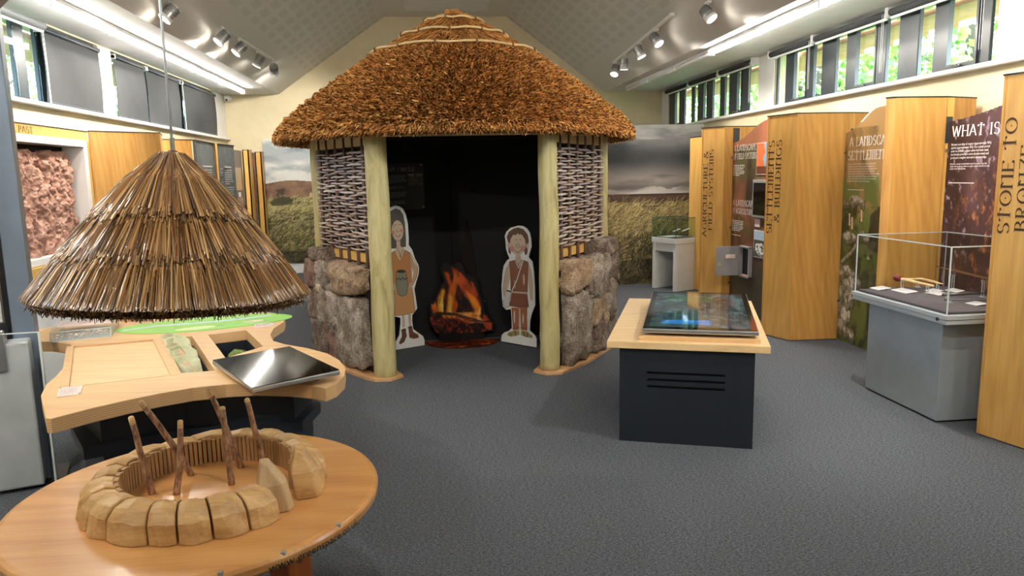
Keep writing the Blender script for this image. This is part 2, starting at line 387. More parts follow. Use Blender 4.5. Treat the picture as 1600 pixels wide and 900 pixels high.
# ---------------------------------------------------------------- lettering
def arc(cx, cy, rx, ry, a0, a1, n=9):
    return [(cx + rx * math.cos(math.radians(a0 + (a1 - a0) * i / n)), cy + ry * math.sin(math.radians(a0 + (a1 - a0) * i / n))) for i in range(n + 1)]
G = {
 'A': (.72, [[(.0, 0), (.34, 1)], [(.34, 1), (.68, 0)], [(.12, .34), (.56, .34)], [(.2, 1), (.4, 1)]]),
 'B': (.6, [[(.08, 0), (.08, 1)], [(.08, 1)] + arc(.22, .76, .24, .24, 90, -90, 7) + [(.08, .52)], arc(.22, .26, .3, .26, 90, -90, 7) + [(.08, 0)]]),
 'C': (.7, [arc(.38, .5, .36, .5, 48, 312, 14), [(.62, .74), (.64, .98)], [(.62, .26), (.64, .02)]]),
 'D': (.72, [[(.08, 0), (.08, 1)], [(.08, 1)] + arc(.2, .5, .46, .5, 90, -90, 10) + [(.08, 0)]]),
 'E': (.56, [[(.08, 0), (.08, 1)], [(.08, 1), (.5, 1), (.5, .86)], [(.08, .5), (.4, .5)], [(.08, 0), (.5, 0), (.52, .16)]]),
 'F': (.54, [[(.08, 0), (.08, 1)], [(.08, 1), (.5, 1), (.5, .84)], [(.08, .52), (.4, .52)]]),
 'G': (.74, [arc(.38, .5, .36, .5, 48, 320, 14), [(.64, .42), (.64, .06)], [(.5, .42), (.72, .42)]]),
 'H': (.72, [[(.08, 0), (.08, 1)], [(.62, 0), (.62, 1)], [(.08, .5), (.62, .5)]]),
 'I': (.26, [[(.12, 0), (.12, 1)]]),
 'K': (.66, [[(.08, 0), (.08, 1)], [(.6, 1), (.1, .48)], [(.24, .6), (.62, 0)]]),
 'L': (.54, [[(.08, 0), (.08, 1)], [(.08, 0), (.5, 0), (.52, .16)]]),
 'M': (.86, [[(.08, 0), (.08, 1)], [(.76, 0), (.76, 1)], [(.42, .0), (.42, .98)], [(.08, .98), (.76, .98)]]),
 'N': (.74, [[(.08, 0), (.08, 1)], [(.62, 0), (.62, 1)], [(.08, .96), (.62, .96)], [(.08, 1), (.3, .8)]]),
 'O': (.8, [arc(.4, .5, .36, .5, 0, 360, 18), [(.38, .5), (.42, .5)]]),
 'P': (.58, [[(.08, 0), (.08, 1)], [(.08, 1)] + arc(.22, .72, .28, .28, 90, -90, 7) + [(.08, .44)]]),
 'R': (.66, [[(.08, 0), (.08, 1)], [(.08, 1)] + arc(.22, .74, .26, .26, 90, -90, 7) + [(.08, .48)], [(.24, .48), (.6, 0)]]),
 'S': (.56, [arc(.28, .74, .22, .26, 30, 250, 8) + arc(.28, .25, .24, .26, 80, -150, 9)]),
 'T': (.66, [[(.32, 0), (.32, 1.08)], [(.02, .92), (.6, .92)], [(.02, .92), (.02, .8)], [(.6, .92), (.6, .8)]]),
 'U': (.72, [[(.08, 1), (.08, .3)] + arc(.35, .3, .27, .3, 180, 360, 8) + [(.62, 1)]]),
 'W': (.96, [[(.02, 1), (.24, 0)], [(.24, 0), (.46, .96)], [(.46, .96), (.68, 0)], [(.68, 0), (.9, 1)]]),
 'Z': (.62, [[(.06, 1), (.56, 1)], [(.56, 1), (.06, 0)], [(.06, 0), (.56, 0)]]),
 '&': (.8, [[(.74, .0), (.2, .72)] + arc(.34, .8, .16, .2, 200, 0, 8) + [(.16, .4)] + arc(.32, .22, .28, .22, 150, 340, 8) + [(.72, .46)]]),
 'Y': (.68, [[(.02, 1), (.33, .5)], [(.64, 1), (.33, .5)], [(.33, .5), (.33, 0)]]),
 'V': (.7, [[(.02, 1), (.34, 0)], [(.34, 0), (.66, 1)]]),
 ' ': (.36, []),
}
def fancy(mb, s, org, u, v, h, width=None, thick=.13, thin=.05, gap=.12, col=None, lift=.0015):
    org = Vector(org); u = Vector(u).normalized(); v = Vector(v).normalized(); nrm = u.cross(v)
    tot = sum(G[c][0] + gap for c in s); sx = (width / tot) if width else h
    x = 0
    def quad(a, b_, wd, e=0):
        a = Vector(a); b_ = Vector(b_); d = b_ - a; L = d.length
        if L < 1e-6: return
        d /= L; p = Vector((-d.y, d.x)) * wd / 2; a = a - d * e; b_ = b_ + d * e
        mb.add([org + u * ((x + q.x) * sx) + v * (q.y * h) + nrm * lift for q in (a - p, b_ - p, b_ + p, a + p)], [(0, 1, 2, 3)], col)
    for ch in s:
        wd, st = G[ch]
        for line in st:
            for i in range(len(line) - 1):
                dx = line[i + 1][0] - line[i][0]; dy = line[i + 1][1] - line[i][1]; L = math.hypot(dx, dy) + 1e-9
                quad(line[i], line[i + 1], thin + (thick - thin) * (abs(dy) / L) ** 1.5, .012)
            if len(line) == 2 and abs(line[0][0] - line[1][0]) < .01 and abs(line[0][1] - line[1][1]) > .6:
                for q in line:
                    if q[1] < .05 or q[1] > .95: quad((q[0] - .13, q[1]), (q[0] + .13, q[1]), thin)
        if ch == 'O': quad((.36, .5), (.44, .5), .09)
        x += wd + gap
    return tot * sx
_fc = {}
def sans(mb, s, org, u, v, size, col=None, lift=.0015, width=None, warp=None, spacing=1.0):
    cu = bpy.data.curves.new('t', 'FONT'); cu.body = s; cu.size = 1; cu.resolution_u = 2; cu.space_line = spacing
    o = bpy.data.objects.new('t', cu); COL.objects.link(o); bpy.context.view_layer.update()
    me = bpy.data.meshes.new_from_object(o.evaluated_get(bpy.context.evaluated_depsgraph_get()))
    P = [tuple(x.co) for x in me.vertices]; F = [tuple(p.vertices) for p in me.polygons]
    bpy.data.objects.remove(o); bpy.data.curves.remove(cu); bpy.data.meshes.remove(me)
    if not P: return
    mx = max(p[0] for p in P); sx = size if width is None else width / mx
    if warp: mb.add([warp(p[0] * sx, p[1] * size) for p in P], F, col); return
    org = Vector(org); u = Vector(u).normalized(); v = Vector(v).normalized(); n = u.cross(v)
    mb.add([org + u * p[0] * sx + v * p[1] * size + n * lift for p in P], F, col)
def para(mb, org, u, v, width, lines, dz, h, seed=1, col=None, lift=.0015):
    """rows of tiny illegible words as short printed dashes"""
    r = random.Random(seed); org = Vector(org); u = Vector(u).normalized(); v = Vector(v).normalized(); n = u.cross(v)
    for i in range(lines):
        x = 0; W = width * (r.uniform(.82, 1.0) if i < lines - 1 else r.uniform(.4, .8))
        while x < W:
            wl = min(r.uniform(.012, .05) * width / .3, W - x); hh = h * r.uniform(.75, 1)
            o = org + u * x - v * (i * dz) + n * lift
            mb.add([o, o + u * wl, o + u * wl + v * hh, o + v * hh], [(0, 1, 2, 3)], col); x += wl + .010 * width / .3
# ================================================================ SETTING
def struct(o, **k): return tag(o, kind='structure', **k)
struct(MB().box((LEFT_X - .3, FRONT_Y - .2, -.1), (RIGHT_X + .3, BACK_Y + .2, 0)).build('floor', 'carpet'))
struct(MB().box((LEFT_X - .3, BACK_Y, 0), (RIGHT_X + .3, BACK_Y + .2, 4.4)).build('wall_back', 'cream_wall'))
struct(MB().box((LEFT_X - .3, FRONT_Y - .2, 0), (RIGHT_X + .3, FRONT_Y, 4.4)).build('wall_front', 'cream_wall'))
RB = [(9.07, 12.58), (5.13, 8.65), (1.2, 4.84)]      # window bays in the right wall (y ranges)
LB = [(8.50, 12.35), (4.4, 8.20), (.3, 4.1)]
def side_wall(name, xi, xo, sill, top, bays):
    m = MB(); m.box((xi, FRONT_Y, 0), (xo, BACK_Y, sill)); m.box((xi, FRONT_Y, top), (xo, BACK_Y, 3.06))
    ys = sorted(bays); prev = FRONT_Y
    for a, b_ in ys: m.box((xi, prev, sill), (xo, a, top)); prev = b_
    m.box((xi, prev, sill), (xo, BACK_Y, top)); struct(m.build(name, 'cream_wall'))
side_wall('wall_right', RIGHT_X, RIGHT_X + .3, 2.33, 2.985, RB)
side_wall('wall_left', LEFT_X - .3, LEFT_X, 2.27, 2.985, LB)
m = MB(); m.box((RIGHT_X - .07, FRONT_Y, 2.315), (RIGHT_X + .02, BACK_Y, 2.355)); struct(m.build('trim_1', 'white_gloss', bevel=.012, seg=3))
m = MB(); m.box((LEFT_X - .02, FRONT_Y, 2.255), (LEFT_X + .07, BACK_Y, 2.295)); struct(m.build('trim_2', 'white_gloss', bevel=.012, seg=3))
# white reveals of the piers between the bays
m = MB()
for a, b_ in ((8.65, 9.07), (4.84, 5.13), (12.58, 12.93)): m.box((RIGHT_X - .012, a, 2.355), (RIGHT_X + .006, b_, 2.98))
struct(m.build('trim_3', 'white_paint'))
m = MB()
for a, b_ in ((8.2, 8.5), (4.1, 4.4), (12.35, 12.93)): m.box((LEFT_X - .006, a, 2.295), (LEFT_X + .012, b_, 2.98))
struct(m.build('trim_4', 'white_paint'))
struct(MB().box((LEFT_X, BACK_Y - .02, 0), (RIGHT_X, BACK_Y + .01, .17)).build('baseboard_back', 'white_gloss', bevel=.006))
struct(MB().box((RIGHT_X - .02, FRONT_Y, 0), (RIGHT_X + .01, BACK_Y, .15)).build('baseboard_right', 'white_gloss', bevel=.006))
struct(MB().box((LEFT_X - .01, FRONT_Y, 0), (LEFT_X + .02, BACK_Y, .15)).build('baseboard_left', 'white_gloss', bevel=.006))
# ceiling
ce = empty('ceiling', (0, 0, 3.0), kind='structure')
y0, y1 = FRONT_Y, BACK_Y
def sheet(name, pts, mat, t=.08):
    m = MB(); vs = [(x, y0, z) for x, z in pts] + [(x, y1, z) for x, z in pts]; n = len(pts)
    up = [(x, y, z + t) for x, y, z in vs]
    a, b_ = vs[0], vs[1]; P = [vs[0], vs[1], vs[3], vs[2]]; Q = [(p[0], p[1], p[2] + t) for p in P]
    m.hexa(P + Q); return m.build(name, mat, ce)
sheet('soffit', [(LEFT_X, 3.0), (-2.41, 3.0)], 'soffit_paint'); sheet('soffit', [(3.125, 3.0), (RIGHT_X, 3.0)], 'soffit_paint')
sheet('slope', [(-2.41, 3.0), (-.62, 4.25)], 'ceiling_left'); sheet('slope', [(1.41, 4.26), (3.125, 3.0)], 'ceiling_right')
sheet('ridge', [(-.62, 4.25), (1.41, 4.26)], 'ceiling_flat')
for k, yy in enumerate((11.15, 5.6, .5)): MB().box((-.26, yy, 4.215), (1.03, yy + 1.2, 4.252)).build('access_panel', 'soffit_paint', ce, bevel=.008)

# windows of the right wall
def pane_window(name, x, ys, frames, top, sill, glasses, casements=()):
    """glasses: list of y ranges of clear glass; the rest are deep anthracite mullions"""
    r = empty(name, (x, (ys[0] + ys[1]) / 2, sill), kind='structure')
    t = .014
    MB().box((x - t, ys[0], top - .05), (x + t, ys[1], top)).build('head_rail', 'anthracite', r)
    MB().box((x - t, ys[0], sill), (x + t, ys[1], sill + .035)).build('bottom_rail', 'anthracite', r)
    g = sorted([(min(a, b_) - .015, max(a, b_) + .015) for a, b_ in glasses]); prev = ys[0]
    for a, b_ in g + [(ys[1], ys[1])]:
        if a - prev > .015: 
            wdt = a - prev; MB().box((x - t - (.01 if wdt > .14 else 0), prev, sill + .03), (x + t, a, top - .045)).build('mullion', 'anthracite', r, bevel=.006)
        prev = b_
    for i, (a, b_) in enumerate(g):
        p = MB().box((x + .012, a - .01, sill + .03), (x + .02, b_ + .01, top - .045)).build('pane', 'window_glass', r)
        if i in casements:
            f = MB(); z0, z1 = sill + .035, top - .05
            for q in (((x - .03, a - .005, z0), (x + .01, a + .02, z1)), ((x - .03, b_ - .02, z0), (x + .01, b_ + .005, z1)), ((x - .03, a + .02, z0), (x + .01, b_ - .02, z0 + .035)), ((x - .03, a + .02, z1 - .035), (x + .01, b_ - .02, z1))): f.box(*q)
            fr = f.build('casement_frame', 'anthracite', r)
            h = MB(); ym = (a + b_) / 2; h.box((x - .055, ym - .03, z0 + .008), (x - .03, ym + .03, z0 + .024)); h.box((x - .075, ym - .012, z0 + .012), (x - .05, ym + .10, z0 + .022))
            h.build('window_handle', 'steel', fr, bevel=.003)
    return r
g2 = [(8.42, 8.6), (7.93, 8.2), (7.62, 7.76), (7.16, 7.32), (6.66, 6.97), (6.33, 6.48), (5.87, 6.03), (5.37, 5.68), (5.15, 5.22)]
g1 = [(12.05, 12.28), (11.55, 11.82), (11.25, 11.39), (10.85, 10.98), (10.37, 10.62), (10.05, 10.17), (9.63, 9.76), (9.15, 9.40)]
pane_window('window_1', 4.195, RB[0], None, 2.985, 2.33, g1, (1, 4, 7)); 
pane_window('window_2', 4.195, RB[1], None, 2.985, 2.33, g2, (1, 4, 7))
pane_window('window_3', 4.195, RB[2], None, 2.985, 2.33, [(a - 3.87, b_ - 3.87) for a, b_ in g2[:-1]], ())
def lw(a, b_):
    r = []; y = a + .1
    while y + .3 < b_: r += [(y, y + .2), (y + .41, y + .57)]; y += .78
    return [q for q in r if q[1] < b_ - .02]
pane_window('window_4', -3.345, LB[0], None, 2.985, 2.27, lw(*LB[0]))
pane_window('window_5', -3.345, LB[1], None, 2.985, 2.27, [(4.5, 4.7), (4.9, 5.1), (5.3, 5.5), (5.7, 5.9), (6.1, 6.3), (6.5, 6.66), (6.87, 7.03), (7.3, 7.5), (7.75, 7.95)])
pane_window('window_6', -3.345, LB[2], None, 2.985, 2.27, lw(*LB[2]))
# outside: eaves boards, ground, trees
struct(MB().box((RIGHT_X + .32, FRONT_Y, 2.93), (RIGHT_X + 1.0, BACK_Y + .2, 2.98)).build('trim_5', 'orange_eave'))
struct(MB().box((LEFT_X - 1.0, FRONT_Y, 2.93), (LEFT_X - .32, BACK_Y + .2, 2.98)).build('trim_6', 'orange_eave'))
struct(MB().box((-40, -30, -.35), (40, 45, -.12)).build('ground', 'grass_out'))
def tree(x, y, h, r, seed, cols, label, n=9000):
    root = empty('tree', (x, y, -.12), 0, label, 'tree', 'trees outside the windows')
    R = np.random.default_rng(seed)
    tk = MB(); tk.tube([(x, y, -.2), (x + .1, y + .05, h * .35), (x - .05, y, h * .8)], [.22, .17, .05], 10)
    for k in range(9):
        a = R.uniform(0, 6.28); z = h * R.uniform(.25, .7); L = r * R.uniform(.5, .9)
        tk.tube([(x, y, z), (x + L * .5 * math.cos(a), y + L * .5 * math.sin(a), z + .2 * L), (x + L * math.cos(a), y + L * math.sin(a), z + .55 * L)], [.07, .045, .015], 6)
    tk.build('trunk', 'bark', root, smooth=True)
    d = R.normal(size=(n, 3)); d /= np.linalg.norm(d, axis=1)[:, None]; rad = R.uniform(.35, 1, n) ** .6
    lump = 1 + .25 * np.sin(d[:, 0] * 5 + seed) * np.cos(d[:, 1] * 4 - seed)
    Cn = np.array([x, y, h * .58]) + d * (rad * lump)[:, None] * np.array([r, r, h * .42])
    a = R.normal(size=(n, 3)); a /= np.linalg.norm(a, axis=1)[:, None]; b_ = np.cross(a, R.normal(size=(n, 3))); b_ /= np.linalg.norm(b_, axis=1)[:, None]
    s = R.uniform(.05, .10, n)[:, None]; V = np.stack([Cn - a * s, Cn + b_ * s * .6, Cn + a * s, Cn - b_ * s * .6], 1).reshape(-1, 3)
    F = np.arange(4 * n).reshape(n, 4); c = np.array([lin(q) for q in cols])[R.integers(len(cols), size=n)]; c[:, :3] *= R.uniform(.7, 1.25, n)[:, None]
    tag(bulk('foliage', V, F, c, 'leaves', root), kind='stuff')
GC = [(150, 190, 84), (120, 170, 70), (180, 206, 110), (96, 146, 62), (200, 216, 130)]
for i, (x, y, h, r, lb) in enumerate([(8.6, 6.0, 6.5, 2.0, 'broad green tree outside the near right-hand windows'), (8.2, 10.6, 6.4, 2.0, 'green leafy tree outside the middle of the right-hand windows'),
        (8.4, 15.4, 6.6, 2.2, 'green tree outside the furthest right-hand windows'), (9.6, 21.0, 8.0, 2.6, 'far tall green tree beyond the end of the right wall'), (13.8, 12.8, 9.0, 2.8, 'tallest green tree standing back behind the other right-hand trees')]):
    tree(x, y, h, r, 11 + i, GC, lb)
tree(-8.2, 12.0, 6.6, 2.5, 31, GC[:4] + [(160, 180, 170)], 'green tree outside the left-hand windows behind the blinds', 9000)
tree(-8.0, 17.2, 6.8, 2.5, 32, GC[:4] + [(160, 180, 170)], 'green tree outside the far end of the left-hand windows', 7000)

# ---------------------------------------------------------------- blinds
def blind_down(y0_, y1_, label, chain):
    r = empty('roller_blind', (-3.27, (y0_ + y1_) / 2, 2.92), 0, label, 'blind', 'roller blinds pulled down on the left wall')
    m = MB(); n = 12; vs = []; 
    for k in range(n + 1):
        z = 2.905 - (2.905 - 2.31) * k / n; bx = -3.278 + .012 * math.sin(k / n * math.pi); vs += [(bx, y0_ + .01, z), (bx, y1_ - .01, z)]
    vs2 = [(p[0] - .004, p[1], p[2]) for p in vs]; N = len(vs)
    m.add(vs + vs2, [(2 * k, 2 * k + 1, 2 * k + 3, 2 * k + 2) for k in range(n)] + [(N + 2 * k, N + 2 * k + 2, N + 2 * k + 3, N + 2 * k + 1) for k in range(n)] + [(0, N, N + 1, 1), (2 * n, 2 * n + 1, N + 2 * n + 1, N + 2 * n)] +
          [(2 * k, 2 * k + 2, N + 2 * k + 2, N + 2 * k) for k in range(n)] + [(2 * k + 1, N + 2 * k + 1, N + 2 * k + 3, 2 * k + 3) for k in range(n)])
    m.build('fabric', 'blind_fabric', r)
    MB().tube([(-3.272, y0_, 2.925), (-3.272, y1_, 2.925)], .02, 12).build('roller', 'anthracite', r, smooth=True)
    MB().box((-3.286, y0_ + .01, 2.302), (-3.270, y1_ - .01, 2.318)).build('bottom_bar', 'anthracite', r, bevel=.003)
    for yy in (y0_, y1_ - .015): MB().box((-3.298, yy, 2.90), (-3.245, yy + .015, 2.95)).build('bracket', 'white_gloss', r, bevel=.004)
    if chain is not None:
        P = [(-3.25, chain, 2.92), (-3.245, chain + .006, 2.6), (-3.246, chain + .012, 2.3), (-3.246, chain + .03, 2.3), (-3.245, chain + .026, 2.6), (-3.25, chain + .024, 2.92)]
        MB().tube(P, .002, 5).build('chain', 'white_gloss', r)
blind_down(7.02, 8.17, 'dark grey blind pulled down over the near left window, beside the uncovered panes', 7.0)
blind_down(8.51, 9.40, 'pulled-down grey blind nearest the white pier, left wall', None)
blind_down(9.43, 10.62, 'middle of the three pulled-down grey blinds in the far left bay', None)
blind_down(10.72, 12.33, 'furthest pulled-down grey blind, with white chain, beside the end wall', 10.68)
def blind_up(x, y0_, y1_, z, label, sg, grp):
    r = empty('rolled_blind', (x, (y0_ + y1_) / 2, z), 0, label, 'blind', grp)
    MB().tube([(x, y0_, z), (x, y1_, z)], .032, 14).build('fabric_roll', 'blind_fabric' if sg > 0 else 'mid_grey', r, smooth=True)
    MB().box((x - .012, y0_ + .01, z - .058), (x + .006, y1_ - .01, z - .036)).build('bottom_bar', 'white_gloss', r, bevel=.004)
    for yy in (y0_ - .012, y1_): MB().box((x - .04, yy, z - .045), (x + .09 * sg, yy + .012, z + .045)).build('bracket', 'white_gloss', r, bevel=.005)
    P = [(x - .03 * sg, y0_ + .02, z), (x - .03 * sg, y0_ + .02, z - .5), (x - .03 * sg, y0_ + .045, z - .5), (x - .03 * sg, y0_ + .045, z)]
    MB().tube(P, .002, 5).build('chain', 'white_gloss', r)
gr = 'rolled-up roller blinds over the right-hand windows'
for a, b_, lb in [(11.4, 12.5, 'rolled-up grey blind at the far end of the furthest right window bay'), (10.2, 11.36, 'rolled-up blind in the middle of the furthest right window bay'), (9.1, 10.16, 'rolled-up blind at the near end of the furthest right window bay'),
                  (7.64, 8.62, 'rolled-up blind beside the white pier, second right window bay'), (6.36, 7.60, 'rolled-up blind in the middle of the second right window bay'), (5.15, 6.32, 'rolled-up blind at the near end of the second right window bay'), (1.25, 4.8, 'rolled-up blind over the right window bay nearest the viewer')]:
    blind_up(4.09, a, b_, 2.945, lb, 1, gr)
blind_up(-3.21, 5.2, 6.95, 2.93, 'rolled-up blind above the uncovered panes of the left wall', -1, None)

# ---------------------------------------------------------------- strip lights
def strip(x, y, L, lit, label, grp, sg):
    r = empty('strip_light', (x, y, 3.0), 0, label, 'light fixture', grp)
    MB().box((x - .035, y, 2.965), (x + .035, y + L - .004, 3.0)).build('housing', 'white_gloss', r, bevel=.004)
    MB().tube([(x, y + .012, 2.945), (x, y + L - .016, 2.945)], .027, 12).build('diffuser', 'tube_lit' if lit else 'tube_off', r, smooth=True)
    for yy in (y, y + L - .016): MB().box((x - .034, yy, 2.914), (x + .034, yy + .012, 2.968)).build('end_cap', 'white_gloss', r, bevel=.004)
O = ['nearest', 'second nearest', 'third nearest', 'fourth nearest', 'fifth nearest', 'sixth nearest', 'furthest']
k = 0; y = 12.06 - 1.19
nm = ['end of the lit strip nearest the end wall', 'lit strip light second from the end wall, left side', 'lit strip light third from the end wall, left side', 'lit strip light above the second blind, left side', 'lit strip light over the white pier, left side', 'lit strip light over the near left blind', 'lit strip light at the top left corner of the picture']
while y > -2.5:
    strip(-2.78, y, 1.19, True, 'lit white ' + nm[min(k, 6)].replace('lit ', '') if k < 7 else 'lit strip light of the left row behind the viewer', 'lit strip lights of the left row', -1); y -= 1.19; k += 1
nm = ['lit strip light of the right row next to the unlit ones', 'second lit strip light of the right row from the unlit ones', 'third lit strip light of the right row, cut by the top edge']
k = 0; y = 8.47 - 1.22
while y > -2.5:
    strip(3.29, y, 1.22, True, nm[k] if k < 3 else 'lit strip light of the right row behind the viewer', 'lit strip lights of the right row', 1); y -= 1.22; k += 1
for k, y in enumerate((8.48, 9.70, 10.92)):
    strip(3.31, y, 1.21, False, ['unlit strip light next to the lit one, right soffit', 'middle unlit strip light, right soffit', 'furthest unlit strip light, right soffit by the end wall'][k], 'unlit strip lights of the right row', 1)
# ---------------------------------------------------------------- track lights
def track(a, b_, label):
    r = empty('track_rail', tuple((Vector(a) + Vector(b_)) / 2), 0, label, 'light track')
    MB().bar(a, b_, .035, .03).build('rail', 'white_gloss', r, bevel=.003)
    m = MB(); d = (Vector(b_) - Vector(a)).normalized(); m.bar(Vector(a) - d * .09, Vector(a), .045, .04); m.build('power_feed', 'white_gloss', r, bevel=.004)
def spot(p, aim, lit, label, grp, power=SPOT_W):
    p = Vector(p); r = empty('spotlight', tuple(p), 0, label, 'spotlight', grp)
    MB().box(p + Vector((-.018, -.05, -.035)), p + Vector((.018, .05, -.012))).build('adapter', 'white_gloss', r, bevel=.003)
    hd = p + Vector((0, 0, -.13)); d = (Vector(aim) - hd).normalized()
    MB().tube([p + Vector((0, 0, -.03)), p + Vector((0, 0, -.10))], .009, 8).build('stem', 'white_gloss', r)
    a = hd - d * .08; e = hd + d * .07
    def ring(q0, q1, r0, r1, n=20): return MB().tube([q0, q1], [r0, r1], n)
    b_ = ring(a, hd + d * .045, .05, .056).build('lamp_body', 'aluminium', r, smooth=False)
    fn = MB()
    for k in range(5): q = a + d * (.012 + k * .014); fn.tube([q, q + d * .006], .057, 16)
    fn.build('cooling_fin', 'mid_grey', b_)
    rim = MB(); rim.tube([hd + d * .04, e], [.060, .060], 20); rim.build('bezel', 'white_gloss', r)
    MB().tube([e, e + d * .004], .05, 20).build('lens', 'lamp_lit' if lit else 'steel', r)
    if lit:
        ld = bpy.data.lights.new('lamp', 'SPOT'); ld.energy = power; ld.spot_size = math.radians(104); ld.spot_blend = .55; ld.shadow_soft_size = .03; ld.color = (1.0, .93, .82)
        lo = bpy.data.objects.new('lamp', ld); COL.objects.link(lo); lo.parent = r
        lo.location = e + d * .012 - p; lo.rotation_euler = d.to_track_quat('-Z', 'Y').to_euler()
track((-2.13, 7.95, 3.235), (-2.06, 10.95, 3.235), 'white light track on the left ceiling slope with four spotlights')
track((2.70, 8.15, 3.285), (2.82, 11.15, 3.225), 'white light track on the right ceiling slope with four spotlights')
gl, grr = 'spotlights of the left track', 'spotlights of the right track'
spot((-2.12, 8.45, 3.235), (-3.15, 7.9, 1.9), True, 'lit spotlight nearest the viewer on the left track', gl)
spot((-2.11, 9.15, 3.235), (-3.15, 8.7, 1.9), True, 'second lit spotlight on the left track', gl)
spot((-2.09, 10.05, 3.235), (-3.0, 10.3, 1.6), True, 'third spotlight on the left track, turned to the wall', gl)
spot((-2.06, 10.85, 3.235), (-2.3, 12.9, 1.6), True, 'furthest spotlight of the left track, pointing down at the mural', gl)
spot((-2.20, 7.05, 3.19), (-3.2, 6.6, 1.8), True, 'single spotlight at the top edge, left of the track', None)
spot((2.73, 8.75, 3.272), (3.5, 7.9, 1.6), True, 'bright lit spotlight nearest the viewer on the right track', grr)
spot((2.76, 9.55, 3.258), (3.5, 9.3, 1.5), True, 'second spotlight on the right track', grr)
spot((2.80, 10.45, 3.24), (2.9, 10.9, 1.2), True, 'third spotlight on the right track', grr, 40)
spot((2.815, 11.0, 3.23), (2.2, 10.35, 1.4), True, 'furthest spotlight of the right track', grr, 40)
spot((2.78, 7.25, 3.25), (3.7, 6.3, 1.5), True, 'single spotlight at the top edge, right of the track', None)
for x, y, z, aim, lb in ((2.75, 4.6, 3.24, (3.7, 4.3, 1.4), 'spotlight above the bronze board, out of view'), (-2.2, 3.0, 3.12, (-1.2, 3.6, .7), 'added spotlight above the activity table, out of view'), (2.75, 2.6, 3.24, (1.2, 5.8, 1.0), 'added unseen spotlight right of the viewer, brightening the hut'), (-2.2, 1.6, 3.12, (.2, 6.2, 1.1), 'added unseen spotlight left of the viewer, brightening the hut'), (-.1, .6, 4.22, (.3, 6.6, .7), 'added unseen ridge spotlight above the viewer, brightening the hut interior'), (.9, .6, 4.22, (.2, 6.6, 1.6), 'second added unseen ridge spotlight above the viewer, brightening the roof')):
    spot((x, y, z), aim, True, lb, 'spotlights out of view', 35 if 'table' in lb else 120)  # hut and activity-table lamps are added, unseen, to brighten those areas
# dome camera
r = empty('security_camera', (-3.22, 12.82, 2.93), 0, 'small white security camera in the upper left corner of the end wall', 'camera')
MB().tube([(-3.22, 12.94, 2.93), (-3.22, 12.86, 2.93)], .05, 16).build('mount', 'white_gloss', r, smooth=True)
MB().lathe([(0, -.045), (.03, -.04), (.048, -.02), (.05, .02), (.04, .045), (0, .05)], 16, (-3.22, 12.82, 2.92)).build('housing', 'white_gloss', r, smooth=True)
MB().tube([(-3.215, 12.785, 2.905), (-3.21, 12.768, 2.895)], .016, 12).build('lens', 'black_plastic', r)

# ================================================================ MURALS
H_, W_ = 230, 300
def sky_part(h, w, seed, top, bot, dark, light, cl):
    g = np.linspace(0, 1, h)[:, None] * np.ones((1, w)); A = np.zeros((h, w, 3)) + np.array(top, float); A = lerp(A, bot, g)
    n = fbm(h, w, cl, seed, 6); m = fbm(h, w, (cl[0] * 1.6, cl[1]), seed + 50, 5)
    A = lerp(A, light, (n - .45) * 4); A = lerp(A, dark, (.48 - m) * 3.5); return A
# left: pale sky, heather hill, moor grass, black cattle far off
A = np.zeros((H_, W_, 3)); hz = int(.365 * H_)
A[:hz] = sky_part(hz, W_, 5, (150, 160, 166), (206, 208, 204), (120, 134, 144), (218, 218, 212), (3, 5))
hill = hz - 2 - (4 * np.sin(np.linspace(0, 5, W_)) + 3 * np.sin(np.linspace(0, 13, W_))).astype(int)
nn = fbm(H_, W_, (16, 12), 9, 5)
for x in range(W_):
    A[hill[x]:, x] = (110, 84, 70)
gy = np.arange(H_)[:, None] * np.ones((1, W_))
A = np.where((gy > hill[None, :])[..., None], lerp(A, (150, 116, 90), (nn - .4) * 3), A); A = np.where(((gy > hill[None, :]) & (nn < .42))[..., None], A * .7, A)
g0 = int(.47 * H_); A[g0:] = (168, 156, 100); A[g0:] = lerp(A[g0:], (62, 58, 30), (fbm(H_ - g0, W_, (7, 8), 12, 5) - .46) * 7)
strokes(A, 5200, (0, .47, 1, .8), 11, [(210, 198, 144), (186, 172, 112), (96, 90, 46), (226, 214, 166), (74, 70, 36)], .6, 3, .4, .4)
strokes(A, 4500, (0, .74, 1, 1), 12, [(120, 112, 64), (60, 56, 30), (30, 32, 18), (176, 164, 108)], .8, 4, .5, .45)
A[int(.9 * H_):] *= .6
bush = inpoly(H_, W_, [(.02, .50), (.05, .475), (.09, .46), (.13, .465), (.15, .49), (.15, .52), (.09, .53), (.03, .53)]); A = lerp(A, (60, 58, 36), blur(bush, 2) * .85)
for k, q in enumerate([(.255, .435), (.27, .425), (.285, .43), (.295, .45), (.275, .455)]):
    cw = inpoly(H_, W_, [(q[0], q[1]), (q[0] + .012, q[1] - .012), (q[0] + .016, q[1] + .035), (q[0], q[1] + .035)]); A = lerp(A, (54, 40, 34) if k % 2 else (206, 176, 146), cw * .9)
r = empty('moorland_mural', (-1.3, 12.92, .18), 0, 'tall photo mural of pale sky and moor grass, left of the hut', 'mural')
MB().box((-2.72, 12.905, .18), (.12, 12.935, 2.27)).build('backing', 'plaster_grey', r)
canvas('print', A, (-2.72, 12.9035, .18), (1, 0, 0), (0, 0, 1), (2.84, 2.09), 'print_matte', r)
